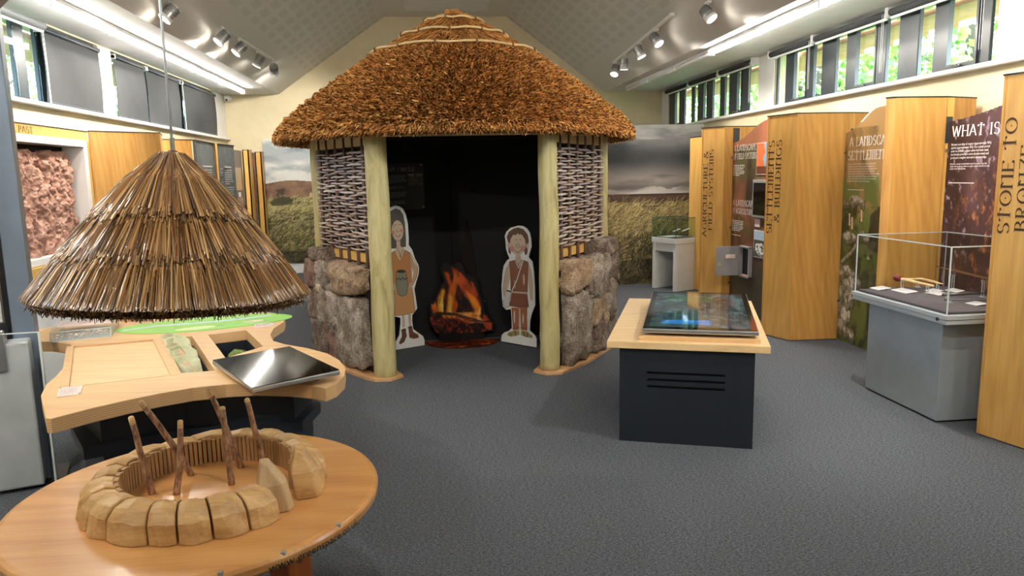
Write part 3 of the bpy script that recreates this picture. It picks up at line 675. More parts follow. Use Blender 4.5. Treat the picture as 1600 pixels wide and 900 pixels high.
# right: storm sky above golden grass, on a partition
A = np.zeros((H_, W_, 3)); hz = int(.43 * H_)
A[:hz] = sky_part(hz, W_, 21, (118, 122, 126), (172, 160, 152), (70, 72, 74), (196, 192, 188), (3, 2.5))
band = np.exp(-((np.arange(hz) / hz - .47) / .2) ** 2)[:, None] * (.55 + .6 * fbm(hz, W_, (2, 3), 30, 4)); A[:hz] = lerp(A[:hz], (50, 54, 58), band * 1.15)
tl = (np.arange(hz)[:, None] / hz < .2) * np.clip((fbm(hz, W_, (5, 3), 36, 5) - .5) * 5, 0, 1); A[:hz] = lerp(A[:hz], (206, 206, 204), tl * .7); b2 = np.exp(-((np.arange(hz) / hz - .90) / .07) ** 2)[:, None] * (fbm(hz, W_, (5, 3), 33, 4) > .46); A[:hz] = lerp(A[:hz], (96, 92, 90), b2 * .7)
A[hz:] = (96, 74, 62); A[hz:] = lerp(A[hz:], (66, 50, 44), (fbm(H_ - hz, W_, (30, 10), 35, 4) - .4) * 4)
g0 = int(.48 * H_); A[g0:] = (166, 148, 98); A[g0:] = lerp(A[g0:], (58, 50, 28), (fbm(H_ - g0, W_, (6, 8), 37, 5) - .47) * 8)
strokes(A, 5600, (0, .48, 1, .85), 12, [(208, 186, 134), (178, 158, 104), (92, 80, 44), (226, 208, 160), (70, 60, 34)], .75, 7, .45, .42)
strokes(A, 4800, (0, .7, 1, 1), 12, [(116, 100, 60), (44, 40, 22), (26, 26, 14), (166, 146, 96)], 1.0, 8, .6, .5)
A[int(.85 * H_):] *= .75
r = empty('storm_mural', (2.3, 10.33, 0), 0, 'photo mural of a dark storm sky over golden grass, right of the hut', 'mural')
MB().box((.9, 10.31, 0), (3.93, 10.38, 2.265)).build('partition', 'mid_grey', r)
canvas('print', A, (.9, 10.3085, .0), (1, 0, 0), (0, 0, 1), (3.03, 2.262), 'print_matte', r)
# ================================================================ THATCHED HUT
hut = empty('thatched_hut', (.28, 6.9, 0), 0, 'large round thatched hut with log posts, woven panels and stone walls', 'hut')
FL, FR, BL, BR = (-.392, 5.86), (.945, 5.81), (-.985, 6.92), (1.60, 6.75)
def log(x, y, r0, r1, z1, seed):
    R = random.Random(seed); n = 20; V = []; rings = 26
    m = MB()
    for i in range(rings + 1):
        t = i / rings; z = z1 * t; rr = r0 + (r1 - r0) * t
        for k in range(n):
            a = 2 * math.pi * k / n; p = Vector((math.cos(a) * 1.4, math.sin(a) * 1.4, z * 2.3 + seed))
            q = rr * (1 + .07 * noise.noise(p) + .03 * noise.noise(p * 3)); V.append((x + q * math.cos(a) + .008 * noise.noise((seed, 0, z * 2)), y + q * math.sin(a), z))
    F = [(i * n + k, i * n + (k + 1) % n, (i + 1) * n + (k + 1) % n, (i + 1) * n + k) for i in range(rings) for k in range(n)]
    F += [tuple(range(n - 1, -1, -1)), tuple(rings * n + k for k in range(n))]
    m.add(V, F); return m.build('post', 'log', hut, smooth=True)
log(FL[0], FL[1], .092, .086, 1.99, 1); log(FR[0], FR[1], .082, .076, 1.99, 2); log(BL[0], BL[1], .066, .062, 1.99, 3); log(BR[0], BR[1], .062, .055, 1.99, 4)
MB().bar((FL[0], FL[1], 1.935), (FR[0], FR[1], 1.935), .10, .05).build('lintel', 'beam_wood', hut, bevel=.006)
for a, b_ in ((FL, BL), (FR, BR)):
    MB().bar((a[0], a[1], 1.90), (b_[0], b_[1], 1.90), .07, .10).build('wall_plate', 'beam_wood', hut, bevel=.005)
    MB().bar((a[0], a[1], .955), (b_[0], b_[1], .955), .05, .075).build('mid_rail', 'yellow_strip', hut, bevel=.004)
for (a, b_, s) in ((FL, BL, -1), (FR, BR, 1)):
    m = MB(); pts = [(a[0] - s * .14, a[1] - .02), (a[0] - s * .05, a[1] - .125), (a[0] + s * .08, a[1] - .12), (a[0] + s * .17, a[1] - .03)]
    A_, B_ = Vector(a), Vector(b_); d = (B_ - A_).normalized(); nr = Vector((d.y, -d.x)) * (1 if s > 0 else -1)
    pts += [tuple(A_ + d * .35 + nr * .19), tuple(B_ + nr * .17), tuple(B_ + d * .09), tuple(B_ - nr * .14), tuple(A_ + d * .25 - nr * .16)]
    m.prism(pts, 0, .022); m.build('base_board', 'board_edge', hut)
# black lining
def slab(p, q, z0, z1, t, name, mat='black_panel'): return MB().bar((p[0], p[1], (z0 + z1) / 2), (q[0], q[1], (z0 + z1) / 2), t, z1 - z0).build(name, mat, hut)
slab((-.95, 7.2), (.205, 7.2), 0, 1.95, .03, 'back_panel'); slab((.215, 7.2), (1.56, 7.2), 0, 1.95, .03, 'back_panel')
slab((.16, 7.222), (.26, 7.222), 0, 1.95, .01, 'seam_backing'); slab((-.34, 5.99), (-.925, 6.97), .0, 1.93, .02, 'side_lining'); slab((-.925, 6.97), (-.94, 7.19), .0, 1.93, .02, 'side_lining'); slab((.90, 5.95), (1.51, 6.84), .0, 1.93, .02, 'side_lining'); slab((1.51, 6.84), (1.55, 7.19), .0, 1.93, .02, 'side_lining')  # seam_backing is added behind the panel seam to stop a light leak
MB().box((-.9, 5.95, 1.955), (1.5, 7.21, 1.965)).build('ceiling_lining', 'black_panel', hut)
# wattle panels: stakes and woven withies, one by one
def wattle(a, b_, s, seed):
    R = random.Random(seed); A_, B_ = Vector((a[0], a[1], 0)), Vector((b_[0], b_[1], 0)); d = (B_ - A_).normalized(); L = (B_ - A_).length
    nr = Vector((d.y, -d.x, 0)) * (1 if s > 0 else -1)
    pn = empty('wattle_panel', tuple(A_ + d * L / 2 + Vector((0, 0, .9)))); pn.parent = hut
    pn.location = A_ + d * L / 2 + Vector((0, 0, .9)) - hut.location
    off = nr * .035
    us = [.16 + (L - .3) * k / 5 for k in range(6)]
    for k, u in enumerate(us):
        P = [A_ + d * (u + R.uniform(-.008, .008)) + off + Vector((0, 0, z)) for z in (.86, 1.1, 1.4, 1.7, 1.93)]
        c = lin(R.choice([(122, 98, 82), (134, 108, 84), (110, 92, 82)]))
        MB().tube(P, [.015, .016, .015, .014, .013], 8, c).build('stake', 'withy', pn, smooth=True)
    cols = [(196, 176, 168), (178, 158, 152), (206, 190, 180), (160, 140, 134), (186, 160, 140), (214, 198, 186)]
    rows = 33; z0 = 1.02; z1 = 1.80
    for i in range(rows):
        z = z0 + (z1 - z0) * i / (rows - 1); ph = i % 2; cutu = R.uniform(.3, .8) * L
        for (ua, ub) in ((.085, cutu), (cutu - .05, L - .06)):
            if ub - ua < .12: continue
            n = max(5, int((ub - ua) / .045)); P = []; dz = R.uniform(-.012, .012); zz = z + R.uniform(-.004, .004)
            for j in range(n + 1):
                u = ua + (ub - ua) * j / n
                w_ = math.cos(math.pi * (u - us[0]) / (us[1] - us[0])) * (1 if ph else -1)
                P.append(A_ + d * u + off + nr * w_ * .019 + Vector((0, 0, zz + dz * math.sin(j / n * math.pi * 1.5) + R.uniform(-.003, .003))))
            rr = R.uniform(.0075, .0115); c = lin(R.choice(cols))
            MB().tube(P, [rr * (1 - .25 * j / n) for j in range(n + 1)], 7, c).build('withy', 'withy', pn, smooth=True)
wattle(FL, BL, -1, 5); wattle(FR, BR, 1, 6)
# stones
def stone(parent, c, dims, ax, mat, seed, name='stone', sq=.24):
    """rounded block: c centre, dims (along, depth, height), ax unit vector along the wall"""
    bm = bmesh.new(); bmesh.ops.create_cube(bm, size=2); bmesh.ops.subdivide_edges(bm, edges=bm.edges[:], cuts=7, use_grid_fill=True)
    ax = Vector(ax).normalized(); nr = Vector((ax.y, -ax.x, 0)); c = Vector(c); vs = []; R = random.Random(seed); k = seed * 7.3
    tw = [R.uniform(-.12, .12) for _ in range(4)]
    for v in bm.verts:
        p = v.co; s = p.normalized(); q = p * (1 - sq) + s * sq * 1.18
        q = Vector((q.x * (1 + tw[0] * q.z), q.y, q.z * (1 + tw[1] * q.x)))
        nz = noise.noise(Vector((q.x * 1.1 + k, q.y * 1.1, q.z * 1.1))) * .14 + noise.noise(Vector((q.x * 2.6 + k, q.y * 2.6, q.z * 2.6))) * .10 + noise.noise(Vector((q.x * 7 + k, q.y * 7, q.z * 7))) * .045
        q = q * (1 + nz); vs.append(c + ax * q.x * dims[0] / 2 + nr * q.y * dims[1] / 2 + Vector((0, 0, q.z * dims[2] / 2)))
    bm.verts.index_update(); F = [tuple(v.index for v in f.verts) for f in bm.faces]; bm.free()
    zmin = min(v.z for v in vs); 
    if zmin < .024 and c.z < .7: vs = [Vector((v.x, v.y, max(v.z, .023))) for v in vs]
    return MB().add(vs, F).build(name, mat, parent, smooth=True)
SL = [(.13, .62, .02, .655, 'granite'), (.12, .80, .64, .90, 'granite_rust'), (.58, .99, .335, .645, 'granite'), (.62, .86, .02, .30, 'granite_red'), (.84, 1.22, .02, .34, 'granite_dark'),
      (.97, 1.27, .33, .63, 'granite_dark'), (.74, 1.05, .62, .90, 'granite'), (1.0, 1.26, .62, .88, 'granite_red'), (.86, 1.18, .87, .99, 'granite_dark'), (.64, .78, .27, .38, 'granite_dark'), (.78, .88, .26, .36, 'granite_red'), (.92, 1.02, .30, .39, 'granite'), (.93, 1.04, .60, .68, 'granite_rust')]
SR = [(.12, .62, .02, .63, 'granite'), (.11, .56, .63, .90, 'granite_rust'), (.52, .98, .52, .90, 'granite'), (.70, 1.20, .86, 1.02, 'granite_dark'), (.58, .88, .27, .58, 'granite_rust'), (.84, 1.18, .30, .66, 'granite'),
      (.98, 1.2, .62, .88, 'granite_dark'), (.60, .90, .02, .30, 'granite_dark'), (.86, 1.2, .02, .33, 'granite'), (.80, .92, .24, .36, 'granite_rust'), (.46, .60, .57, .68, 'granite_dark'), (.94, 1.06, .26, .36, 'granite_dark')]
for lst, a, b_, s in ((SL, FL, BL, -1), (SR, FR, BR, 1)):
    A_, B_ = Vector((a[0], a[1], 0)), Vector((b_[0], b_[1], 0)); d = (B_ - A_).normalized()
    sw = empty('stone_wall', (0, 0, 0)); sw.parent = hut; sw.location = A_ + d * .6 - hut.location
    slab(tuple((A_ + d * .12)[:2]), tuple((B_ - d * .04)[:2]), .02, .88, .09, 'mortar_core', 'lead_dark')
    nr = Vector((d.y, -d.x, 0)) * (1 if s > 0 else -1)
    for i, (u0, u1, z0, z1, mt) in enumerate(lst):
        small = (u1 - u0) < .16; dep = .14 if small else .30 + .05 * ((i * 37) % 5) / 5
        cc = A_ + d * (u0 + u1) / 2 + Vector((0, 0, (z0 + z1) / 2)) + (nr * .10 if small else nr * .005)
        stone(sw, cc, ((u1 - u0) * .965, dep, (z1 - z0) * .965), d, mt, i + 1 + (40 if s > 0 else 0))
# roof
plain('knot_twine', (128, 88, 50), .8, var=.1)
RC = Vector((.285, 6.95, 0))
PROF = [(1.60, 1.93), (1.585, 1.985), (1.50, 2.085), (1.36, 2.20), (1.17, 2.345), (.95, 2.50), (.79, 2.615), (.66, 2.69), (.50, 2.785), (.35, 2.88), (.19, 2.975), (.06, 3.035), (0, 3.05)]
def prof_at(t, pr=PROF):     # t 0..1 along arc length -> r,z,tangent
    L = [0]; 
    for i in range(1, len(pr)): L.append(L[-1] + math.hypot(pr[i][0] - pr[i - 1][0], pr[i][1] - pr[i - 1][1]))
    x = np.clip(np.asarray(t) * L[-1], 0, L[-1] - 1e-6); return np.interp(x, L, [p[0] for p in pr]), np.interp(x, L, [p[1] for p in pr]), L[-1]
roof = empty('thatched_roof', (0, 0, 0)); roof.parent = hut; roof.location = (RC.x - hut.location.x, RC.y - hut.location.y, 1.9)
PB = [(0, 2.90), (.4, 2.70), (1.0, 2.36), (1.40, 2.04), (1.54, 1.925)] + [(r - .035, z - .03) for r, z in PROF]
MB().lathe(PB, 72, tuple(RC), col=None).build('roof_core', plain('thatch_core', (112, 70, 30), .95, var=.15, bump=.4, vs=30).m, roof)
def needles(n, fn, nside=3):
    """fn(n) -> P0,P1 (n,3), r0, r1 (n,), colour (n,4): tapered prisms"""
    P0, P1, r0, r1, C = fn(n); d = P1 - P0; L = np.linalg.norm(d, axis=1)[:, None]; d = d / L
    ref = np.where(np.abs(d[:, 2:3]) < .9, np.array([[0, 0, 1.]]), np.array([[1., 0, 0]])); u = np.cross(d, ref); u /= np.linalg.norm(u, axis=1)[:, None]; v = np.cross(d, u)
    ph = RNG.uniform(0, 6.28, n); rings = []
    for P, r in ((P0, r0), (P1, r1)):
        for k in range(nside):
            a = ph + 2 * math.pi * k / nside; rings.append(P + (u * np.cos(a)[:, None] + v * np.sin(a)[:, None]) * r[:, None])
    V = np.stack(rings, 1).reshape(-1, 3); b0 = np.arange(n)[:, None] * (2 * nside)
    F = []
    for k in range(nside): F.append(b0 + np.array([[k, (k + 1) % nside, nside + (k + 1) % nside, nside + k]]))
    F.append(b0 + np.array([[nside, nside + 1, nside + 2, nside + (3 if nside > 3 else 2)]])) if nside > 3 else None
    F = np.stack(F, 1).reshape(-1, 4); C = np.repeat(C, nside + (1 if nside > 3 else 0), axis=0); return V, F, C
TC = np.array([lin(c) for c in [(212, 150, 84), (194, 130, 66), (228, 170, 102), (158, 100, 46), (238, 188, 124), (100, 60, 30)]])
def cone_pts(t, th, lift=0):
    r, z, L = prof_at(t); r2, z2, _ = prof_at(np.clip(t + .01, 0, 1)); r1, z1, _ = prof_at(np.clip(t - .01, 0, 1))
    tr, tz = r2 - r1, z2 - z1; q = np.hypot(tr, tz); tr /= q; tz /= q          # upward tangent
    nr_, nz = tz, -tr                                                          # outward normal (r,z)
    P = np.stack([RC.x + (r + lift * nr_) * np.cos(th), RC.y + (r + lift * nr_) * np.sin(th), z + lift * nz], 1)
    T = np.stack([tr * np.cos(th), tr * np.sin(th), tz], 1); N = np.stack([nr_ * np.cos(th), nr_ * np.sin(th), nz], 1); return P, T, N
def stubs(n):       # cropped straw ends over the main slope
    t = 1 - np.sqrt(RNG.uniform(.16, 1, n)); t = t * 1.0; th = RNG.uniform(-3.5, .36, n)
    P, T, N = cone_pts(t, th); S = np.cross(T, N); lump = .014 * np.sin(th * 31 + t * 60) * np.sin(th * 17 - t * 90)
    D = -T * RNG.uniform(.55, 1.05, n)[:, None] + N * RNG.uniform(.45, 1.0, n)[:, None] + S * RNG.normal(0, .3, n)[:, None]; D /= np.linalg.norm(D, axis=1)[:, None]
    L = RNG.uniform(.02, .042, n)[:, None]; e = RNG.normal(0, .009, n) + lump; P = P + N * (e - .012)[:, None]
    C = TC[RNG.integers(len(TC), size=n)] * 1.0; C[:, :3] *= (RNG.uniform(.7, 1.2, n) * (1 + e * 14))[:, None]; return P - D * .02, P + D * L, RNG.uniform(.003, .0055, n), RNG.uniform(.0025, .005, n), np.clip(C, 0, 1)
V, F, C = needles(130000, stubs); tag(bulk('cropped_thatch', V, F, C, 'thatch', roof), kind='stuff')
def edge(n):        # ragged eave
    th = RNG.uniform(0, 2 * math.pi, n); r = RNG.uniform(1.47, 1.605, n); z = 1.93 + RNG.uniform(-.02, .04, n)
    P = np.stack([RC.x + r * np.cos(th), RC.y + r * np.sin(th), z], 1); D = np.stack([np.cos(th) * .6, np.sin(th) * .6, -RNG.uniform(.3, 1, n)], 1) + RNG.normal(0, .2, (n, 3)); D /= np.linalg.norm(D, axis=1)[:, None]
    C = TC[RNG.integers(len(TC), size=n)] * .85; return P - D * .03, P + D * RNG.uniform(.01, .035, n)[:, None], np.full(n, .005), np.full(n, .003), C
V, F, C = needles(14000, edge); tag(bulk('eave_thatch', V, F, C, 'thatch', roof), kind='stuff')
def crown(n):       # long straws at the top
    t0 = RNG.uniform(.60, .985, n); th = RNG.uniform(0, 2 * math.pi, n); P, T, N = cone_pts(t0, th, .0); th2 = th + RNG.normal(0, .06, n)
    P1, _, N1 = cone_pts(np.clip(t0 - RNG.uniform(.05, .13, n), 0, 1), th2); l0 = RNG.uniform(-.012, .008, n)[:, None]
    C = TC[RNG.integers(5, size=n)] * 1.0; C[:, :3] *= RNG.uniform(.75, 1.2, n)[:, None]; return P + N * l0, P1 + N1 * (l0 + RNG.uniform(0, .03, n)[:, None]), np.full(n, .0035), np.full(n, .0035), np.clip(C, 0, 1)
V, F, C = needles(9000, crown); tag(bulk('crown_thatch', V, F, C, 'thatch', roof), kind='stuff')
def tip(n):
    th = RNG.uniform(0, 2 * math.pi, n); r = RNG.uniform(0, .05, n); P = np.stack([RC.x + r * np.cos(th), RC.y + r * np.sin(th), np.full(n, 3.01)], 1)
    D = np.stack([np.cos(th) * .5, np.sin(th) * .5, np.full(n, 1.0)], 1) + RNG.normal(0, .15, (n, 3)); D /= np.linalg.norm(D, axis=1)[:, None]; return P, P + D * RNG.uniform(.04, .075, n)[:, None], np.full(n, .004), np.full(n, .003), TC[RNG.integers(5, size=n)]
V, F, C = needles(500, tip); tag(bulk('tip_thatch', V, F, C, 'thatch', roof), kind='stuff')
for rr, zz, nk in ((.755, 2.685, 14), (.487, 2.842, 11), (.262, 2.975, 6)):
    m = MB(); n = 64; m.tube([(RC.x + (rr + .006 * math.sin(k * 1.7)) * math.cos(2 * math.pi * k / n), RC.y + (rr + .006 * math.sin(k * 1.7)) * math.sin(2 * math.pi * k / n), zz + .006 * math.sin(k * .9)) for k in range(n)], .010, 8, closed=True)
    hp = m.build('binding_hoop', 'twine', roof, smooth=True)
    for k in range(nk):
        a = 2 * math.pi * (k + .4) / nk - .2; c = Vector((RC.x + rr * math.cos(a), RC.y + rr * math.sin(a), zz)); o = Vector((math.cos(a), math.sin(a), 0))
        MB().tube([c + o * .006 + Vector((0, 0, .018)), c + o * .014, c + o * .012 + Vector((0, 0, -.022))], [.006, .009, .007], 6).build('knot', 'knot_twine', roof)

# ---------------------------------------------------------------- inside the hut
r = empty('hut_circle_sign', (-.23, 7.17, 1.3), 0, 'dark information panel headed HUT CIRCLE on the black wall inside the hut', 'sign')
MB().box((-.52, 7.168, 1.29), (-.035, 7.184, 1.73)).build('board', 'dark_grey_panel', r)
m = MB(); fancy(m, 'HUT CIRCLE', (-.40, 7.168, 1.655), (1, 0, 0), (0, 0, 1), .034, .285); 
for i, (z, n) in enumerate(((1.615, 7), (1.51, 3), (1.455, 5), (1.37, 4))): para(m, (-.40, 7.168, z), (1, 0, 0), (0, 0, 1), .20, n, .0115, .0045, i)
m.build('lettering', 'letter_grey', r)
A = np.zeros((26, 34, 3)) + np.array((74, 74, 66)); A[:5] = (120, 120, 118); A = lerp(A, (50, 50, 40), (fbm(26, 34, (6, 4), 3) - .45) * 4)
canvas('photograph', A, (-.185, 7.1665, 1.52), (1, 0, 0), (0, 0, 1), (.135, .11), 'print', r)
m = MB()
for x, z in ((-.058, 1.71), (-.05, 1.315)): m.tube([(x, 7.168, z), (x, 7.163, z)], .006, 8)
m.build('screw', 'steel', r)
# faint smoke print on the backdrop
A = np.zeros((60, 30, 3)) + np.array((18, 18, 22.)); sm = blur(inpoly(60, 30, [(.5, .02), (.62, .3), (.9, 1), (.1, 1), (.3, .4)]), 3); A = lerp(A, (36, 26, 23), sm * (.6 + .5 * fbm(60, 30, (5, 4), 2)))
rs = empty('smoke_print', (.36, 7.183, .7), 0, 'faint brown smoke printed on the black backdrop above the fire', 'picture')
canvas('print', A, (.24, 7.183, .62), (1, 0, 0), (0, 0, 1), (.24, .56), 'print_dim', rs, mask=inpoly(60, 30, [(.48, 0), (.56, 0), (.68, .3), (.85, .8), (.9, 1), (.1, 1), (.2, .6), (.38, .3)]))
# fire cut-out
h, w = 150, 140; A = np.zeros((h, w, 3)) + np.array((12, 8, 8.))
def zp(*a): return [((x - 340) / 350, (y - 380) / 370) for x, y in a]
A = lerp(A, (120, 34, 10), blur(inpoly(h, w, zp((360, 690), (360, 600), (400, 520), (440, 430), (490, 400), (560, 470), (620, 560), (640, 660), (660, 700))), 6) * np.clip((fbm(h, w, (9, 14), 5, 5) - .40) * 4, 0, .8))
fl = [(zp((425, 420), (455, 430), (475, 520), (500, 600), (480, 650), (430, 660), (440, 560), (455, 500)), (226, 96, 24), 2), (zp((470, 400), (520, 430), (560, 480), (590, 530), (620, 600), (625, 650), (600, 660), (590, 600), (540, 560), (510, 500), (480, 470)), (214, 84, 30), 2),
      (zp((455, 520), (490, 420), (510, 470), (480, 560), (460, 640), (430, 640)), (240, 130, 30), 2), (zp((390, 560), (415, 510), (432, 520), (415, 590), (420, 640), (395, 640), (385, 600)), (248, 176, 50), 2),
      (zp((450, 540), (470, 560), (462, 620), (470, 650), (440, 650)), (255, 210, 80), 1), (zp((570, 470), (590, 490), (612, 550), (600, 560), (580, 520)), (206, 80, 30), 1), (zp((540, 520), (600, 570), (625, 620), (610, 680), (590, 640), (560, 570)), (250, 150, 40), 2),
      (zp((350, 600), (375, 580), (400, 640), (360, 650)), (222, 110, 34), 2), (zp((400, 640), (520, 640), (600, 640), (640, 690), (560, 700), (500, 670), (420, 665)), (250, 170, 70), 2), (zp((640, 650), (685, 700), (680, 738), (650, 735), (630, 690)), (190, 74, 44), 1),
      (zp((350, 680), (420, 700), (400, 720), (352, 700)), (150, 50, 26), 2), (zp((600, 670), (640, 690), (630, 700), (600, 690)), (255, 214, 170), 1), (zp((500, 655), (540, 650), (560, 670), (520, 675)), (255, 200, 120), 1)]
hi = [(zp((398, 600), (414, 545), (420, 600), (414, 640)), (255, 226, 110), 1), (zp((444, 640), (456, 590), (460, 640)), (255, 236, 130), 1), (zp((600, 655), (622, 610), (622, 660)), (255, 226, 110), 1), (zp((470, 500), (485, 440), (495, 470), (480, 540)), (250, 120, 40), 1)]
for P, c, k in fl + hi: A = lerp(A, c, blur(inpoly(h, w, P), k * 2 + 2) * (.45 + .85 * fbm(h, w, (12, 22), len(P) * 3 + k, 5)))
for P in (zp((350, 645), (480, 655), (560, 690), (700, 700), (700, 680), (640, 690), (560, 665), (480, 640), (380, 630)), zp((345, 700), (500, 690), (680, 740), (560, 745), (400, 745))): A = lerp(A, (22, 10, 8), blur(inpoly(h, w, P), 1) * .75)
emb = (fbm(h, w, (26, 26), 77) > .56) & (np.arange(h)[:, None] / h > .74); A = lerp(A, (176, 52, 22), blur(emb, 1) * .8)
mk = inpoly(h, w, zp((345, 700), (340, 620), (345, 575), (375, 570), (385, 540), (410, 500), (425, 470), (408, 420), (425, 378), (445, 380), (470, 395), (500, 378), (525, 385), (545, 440), (590, 455), (612, 490), (625, 560), (640, 580), (645, 640), (690, 700), (690, 742), (560, 748), (380, 745)))
r = empty('fire_cutout', (.28, 7.13, .0), 0, 'flat cut-out photo of an orange log fire at the back of the hut', 'fire picture')
canvas('print', A, (-.03, 7.10, .07), (1, 0, 0), (0, 0, 1), (.62, .70), 'print', r, mask=mk)
canvas('board', A * 0 + 10, (-.03, 7.112, .07), (1, 0, 0), (0, 0, 1), (.62, .70), 'black_plastic', r, mask=mk)
MB().box((.06, 7.115, 0), (.5, 7.16, .12)).build('stand', 'black_plastic', r)
m = MB()
for x, z in ((-.005, .37), (.515, .385)): m.tube([(x, 7.10, z), (x, 7.094, z)], .007, 8)
m.build('screw', 'steel', r)
A = np.zeros((40, 90, 3)) + np.array((70, 24, 8.)); f = fbm(40, 90, (5, 12), 8, 5); A = lerp(A, (186, 78, 24), (f - .38) * 3.2); A = lerp(A, (236, 150, 60), (f - .62) * 5); A = lerp(A, (40, 12, 6), (.42 - f) * 3)
yy, xx = np.mgrid[0:40, 0:90]; mk = ((xx - 44.5) / 45) ** 2 + ((yy - 0) / 40) ** 2 < 1
A = A[::1]; r = empty('ember_mat', (.28, 7.0, 0), 0, 'half-round glowing ember print lying on the floor before the fire cut-out', 'floor mat')
m = MB(); m.prism([(.28 + .37 * math.cos(a), 7.09 - .34 * math.sin(a)) for a in np.linspace(0, math.pi, 24)], .0005, .004); m.build('backing', 'letter_brown', r)
canvas('print', A, (-.09, 7.09, .0045), (1, 0, 0), (0, -1, 0), (.74, .34), 'print_dim', r, mask=mk[::-1])
# cut-out children (flat boards standing on the floor)
def figure(name, label, base, du, k_u, px0, yb, slope, outline, layers, lines):
    base = Vector(base); du = Vector(du).normalized(); nrm = du.cross(Vector((0, 0, 1)))
    def P(zx, zy, lift=0):
        px = 580 + zx * .2778; py = 310 + zy * .2778; t = min(1, max(0, (yb - py) / (yb - 277))); b_ = yb - slope * (px - px0) * (1 - t)
        z = max(0, (b_ - py) * .00592); return base + du * (px - px0) * k_u + Vector((0, 0, z)) + nrm * lift
    r = empty(name, tuple(base), 0, label, 'cutout figure')
    F = [P(*p, .006) for p in outline]; B = [P(*p, -.006) for p in outline]; n = len(outline)
    m = MB().add(F + B, [tuple(range(n)), tuple(range(2 * n - 1, n - 1, -1))] + [(i, n + i, n + (i + 1) % n, (i + 1) % n) for i in range(n)])
    o = m.build('board', 'pvc_white', r); bm = bmesh.new(); bm.from_mesh(o.data); bmesh.ops.triangulate(bm, faces=bm.faces[:]); bmesh.ops.recalc_face_normals(bm, faces=bm.faces[:]); bm.to_mesh(o.data); bm.free()
    m = MB(); lf = .0066
    for pts, c in layers: m.add([P(*p, lf) for p in pts], [tuple(range(len(pts)))], lin(c)); lf += .00012
    for pts, wd, c in lines:
        for i in range(len(pts) - 1):
            a = Vector(pts[i]); b_ = Vector(pts[i + 1]); d = b_ - a
            if d.length < .01: continue
            d.normalize(); a = a - d * wd * .4; b_ = b_ + d * wd * .4; q = Vector((-d.y, d.x)) * wd / 2; m.add([P(*(a + q), lf), P(*(b_ + q), lf), P(*(b_ - q), lf), P(*(a - q), lf)], [(0, 1, 2, 3)], lin(c))
        lf += .00005
    o = m.build('painting', 'paint_flat', r); bm = bmesh.new(); bm.from_mesh(o.data); bmesh.ops.triangulate(bm, faces=bm.faces[:]); bm.to_mesh(o.data); bm.free()
    MB().bar(base + du * .05 - nrm * .05, base + du * .3 - nrm * .05, .08, .012).build('foot', 'black_plastic', r)
    return r
def ell(cx, cy, rx, ry, n=14): return [(cx + rx * math.cos(2 * math.pi * i / n), cy + ry * math.sin(2 * math.pi * i / n)) for i in range(n)]
K = (44, 38, 36); SK = (208, 184, 158); HR = (84, 78, 70); OR = (192, 132, 80); OR2 = (202, 150, 96)
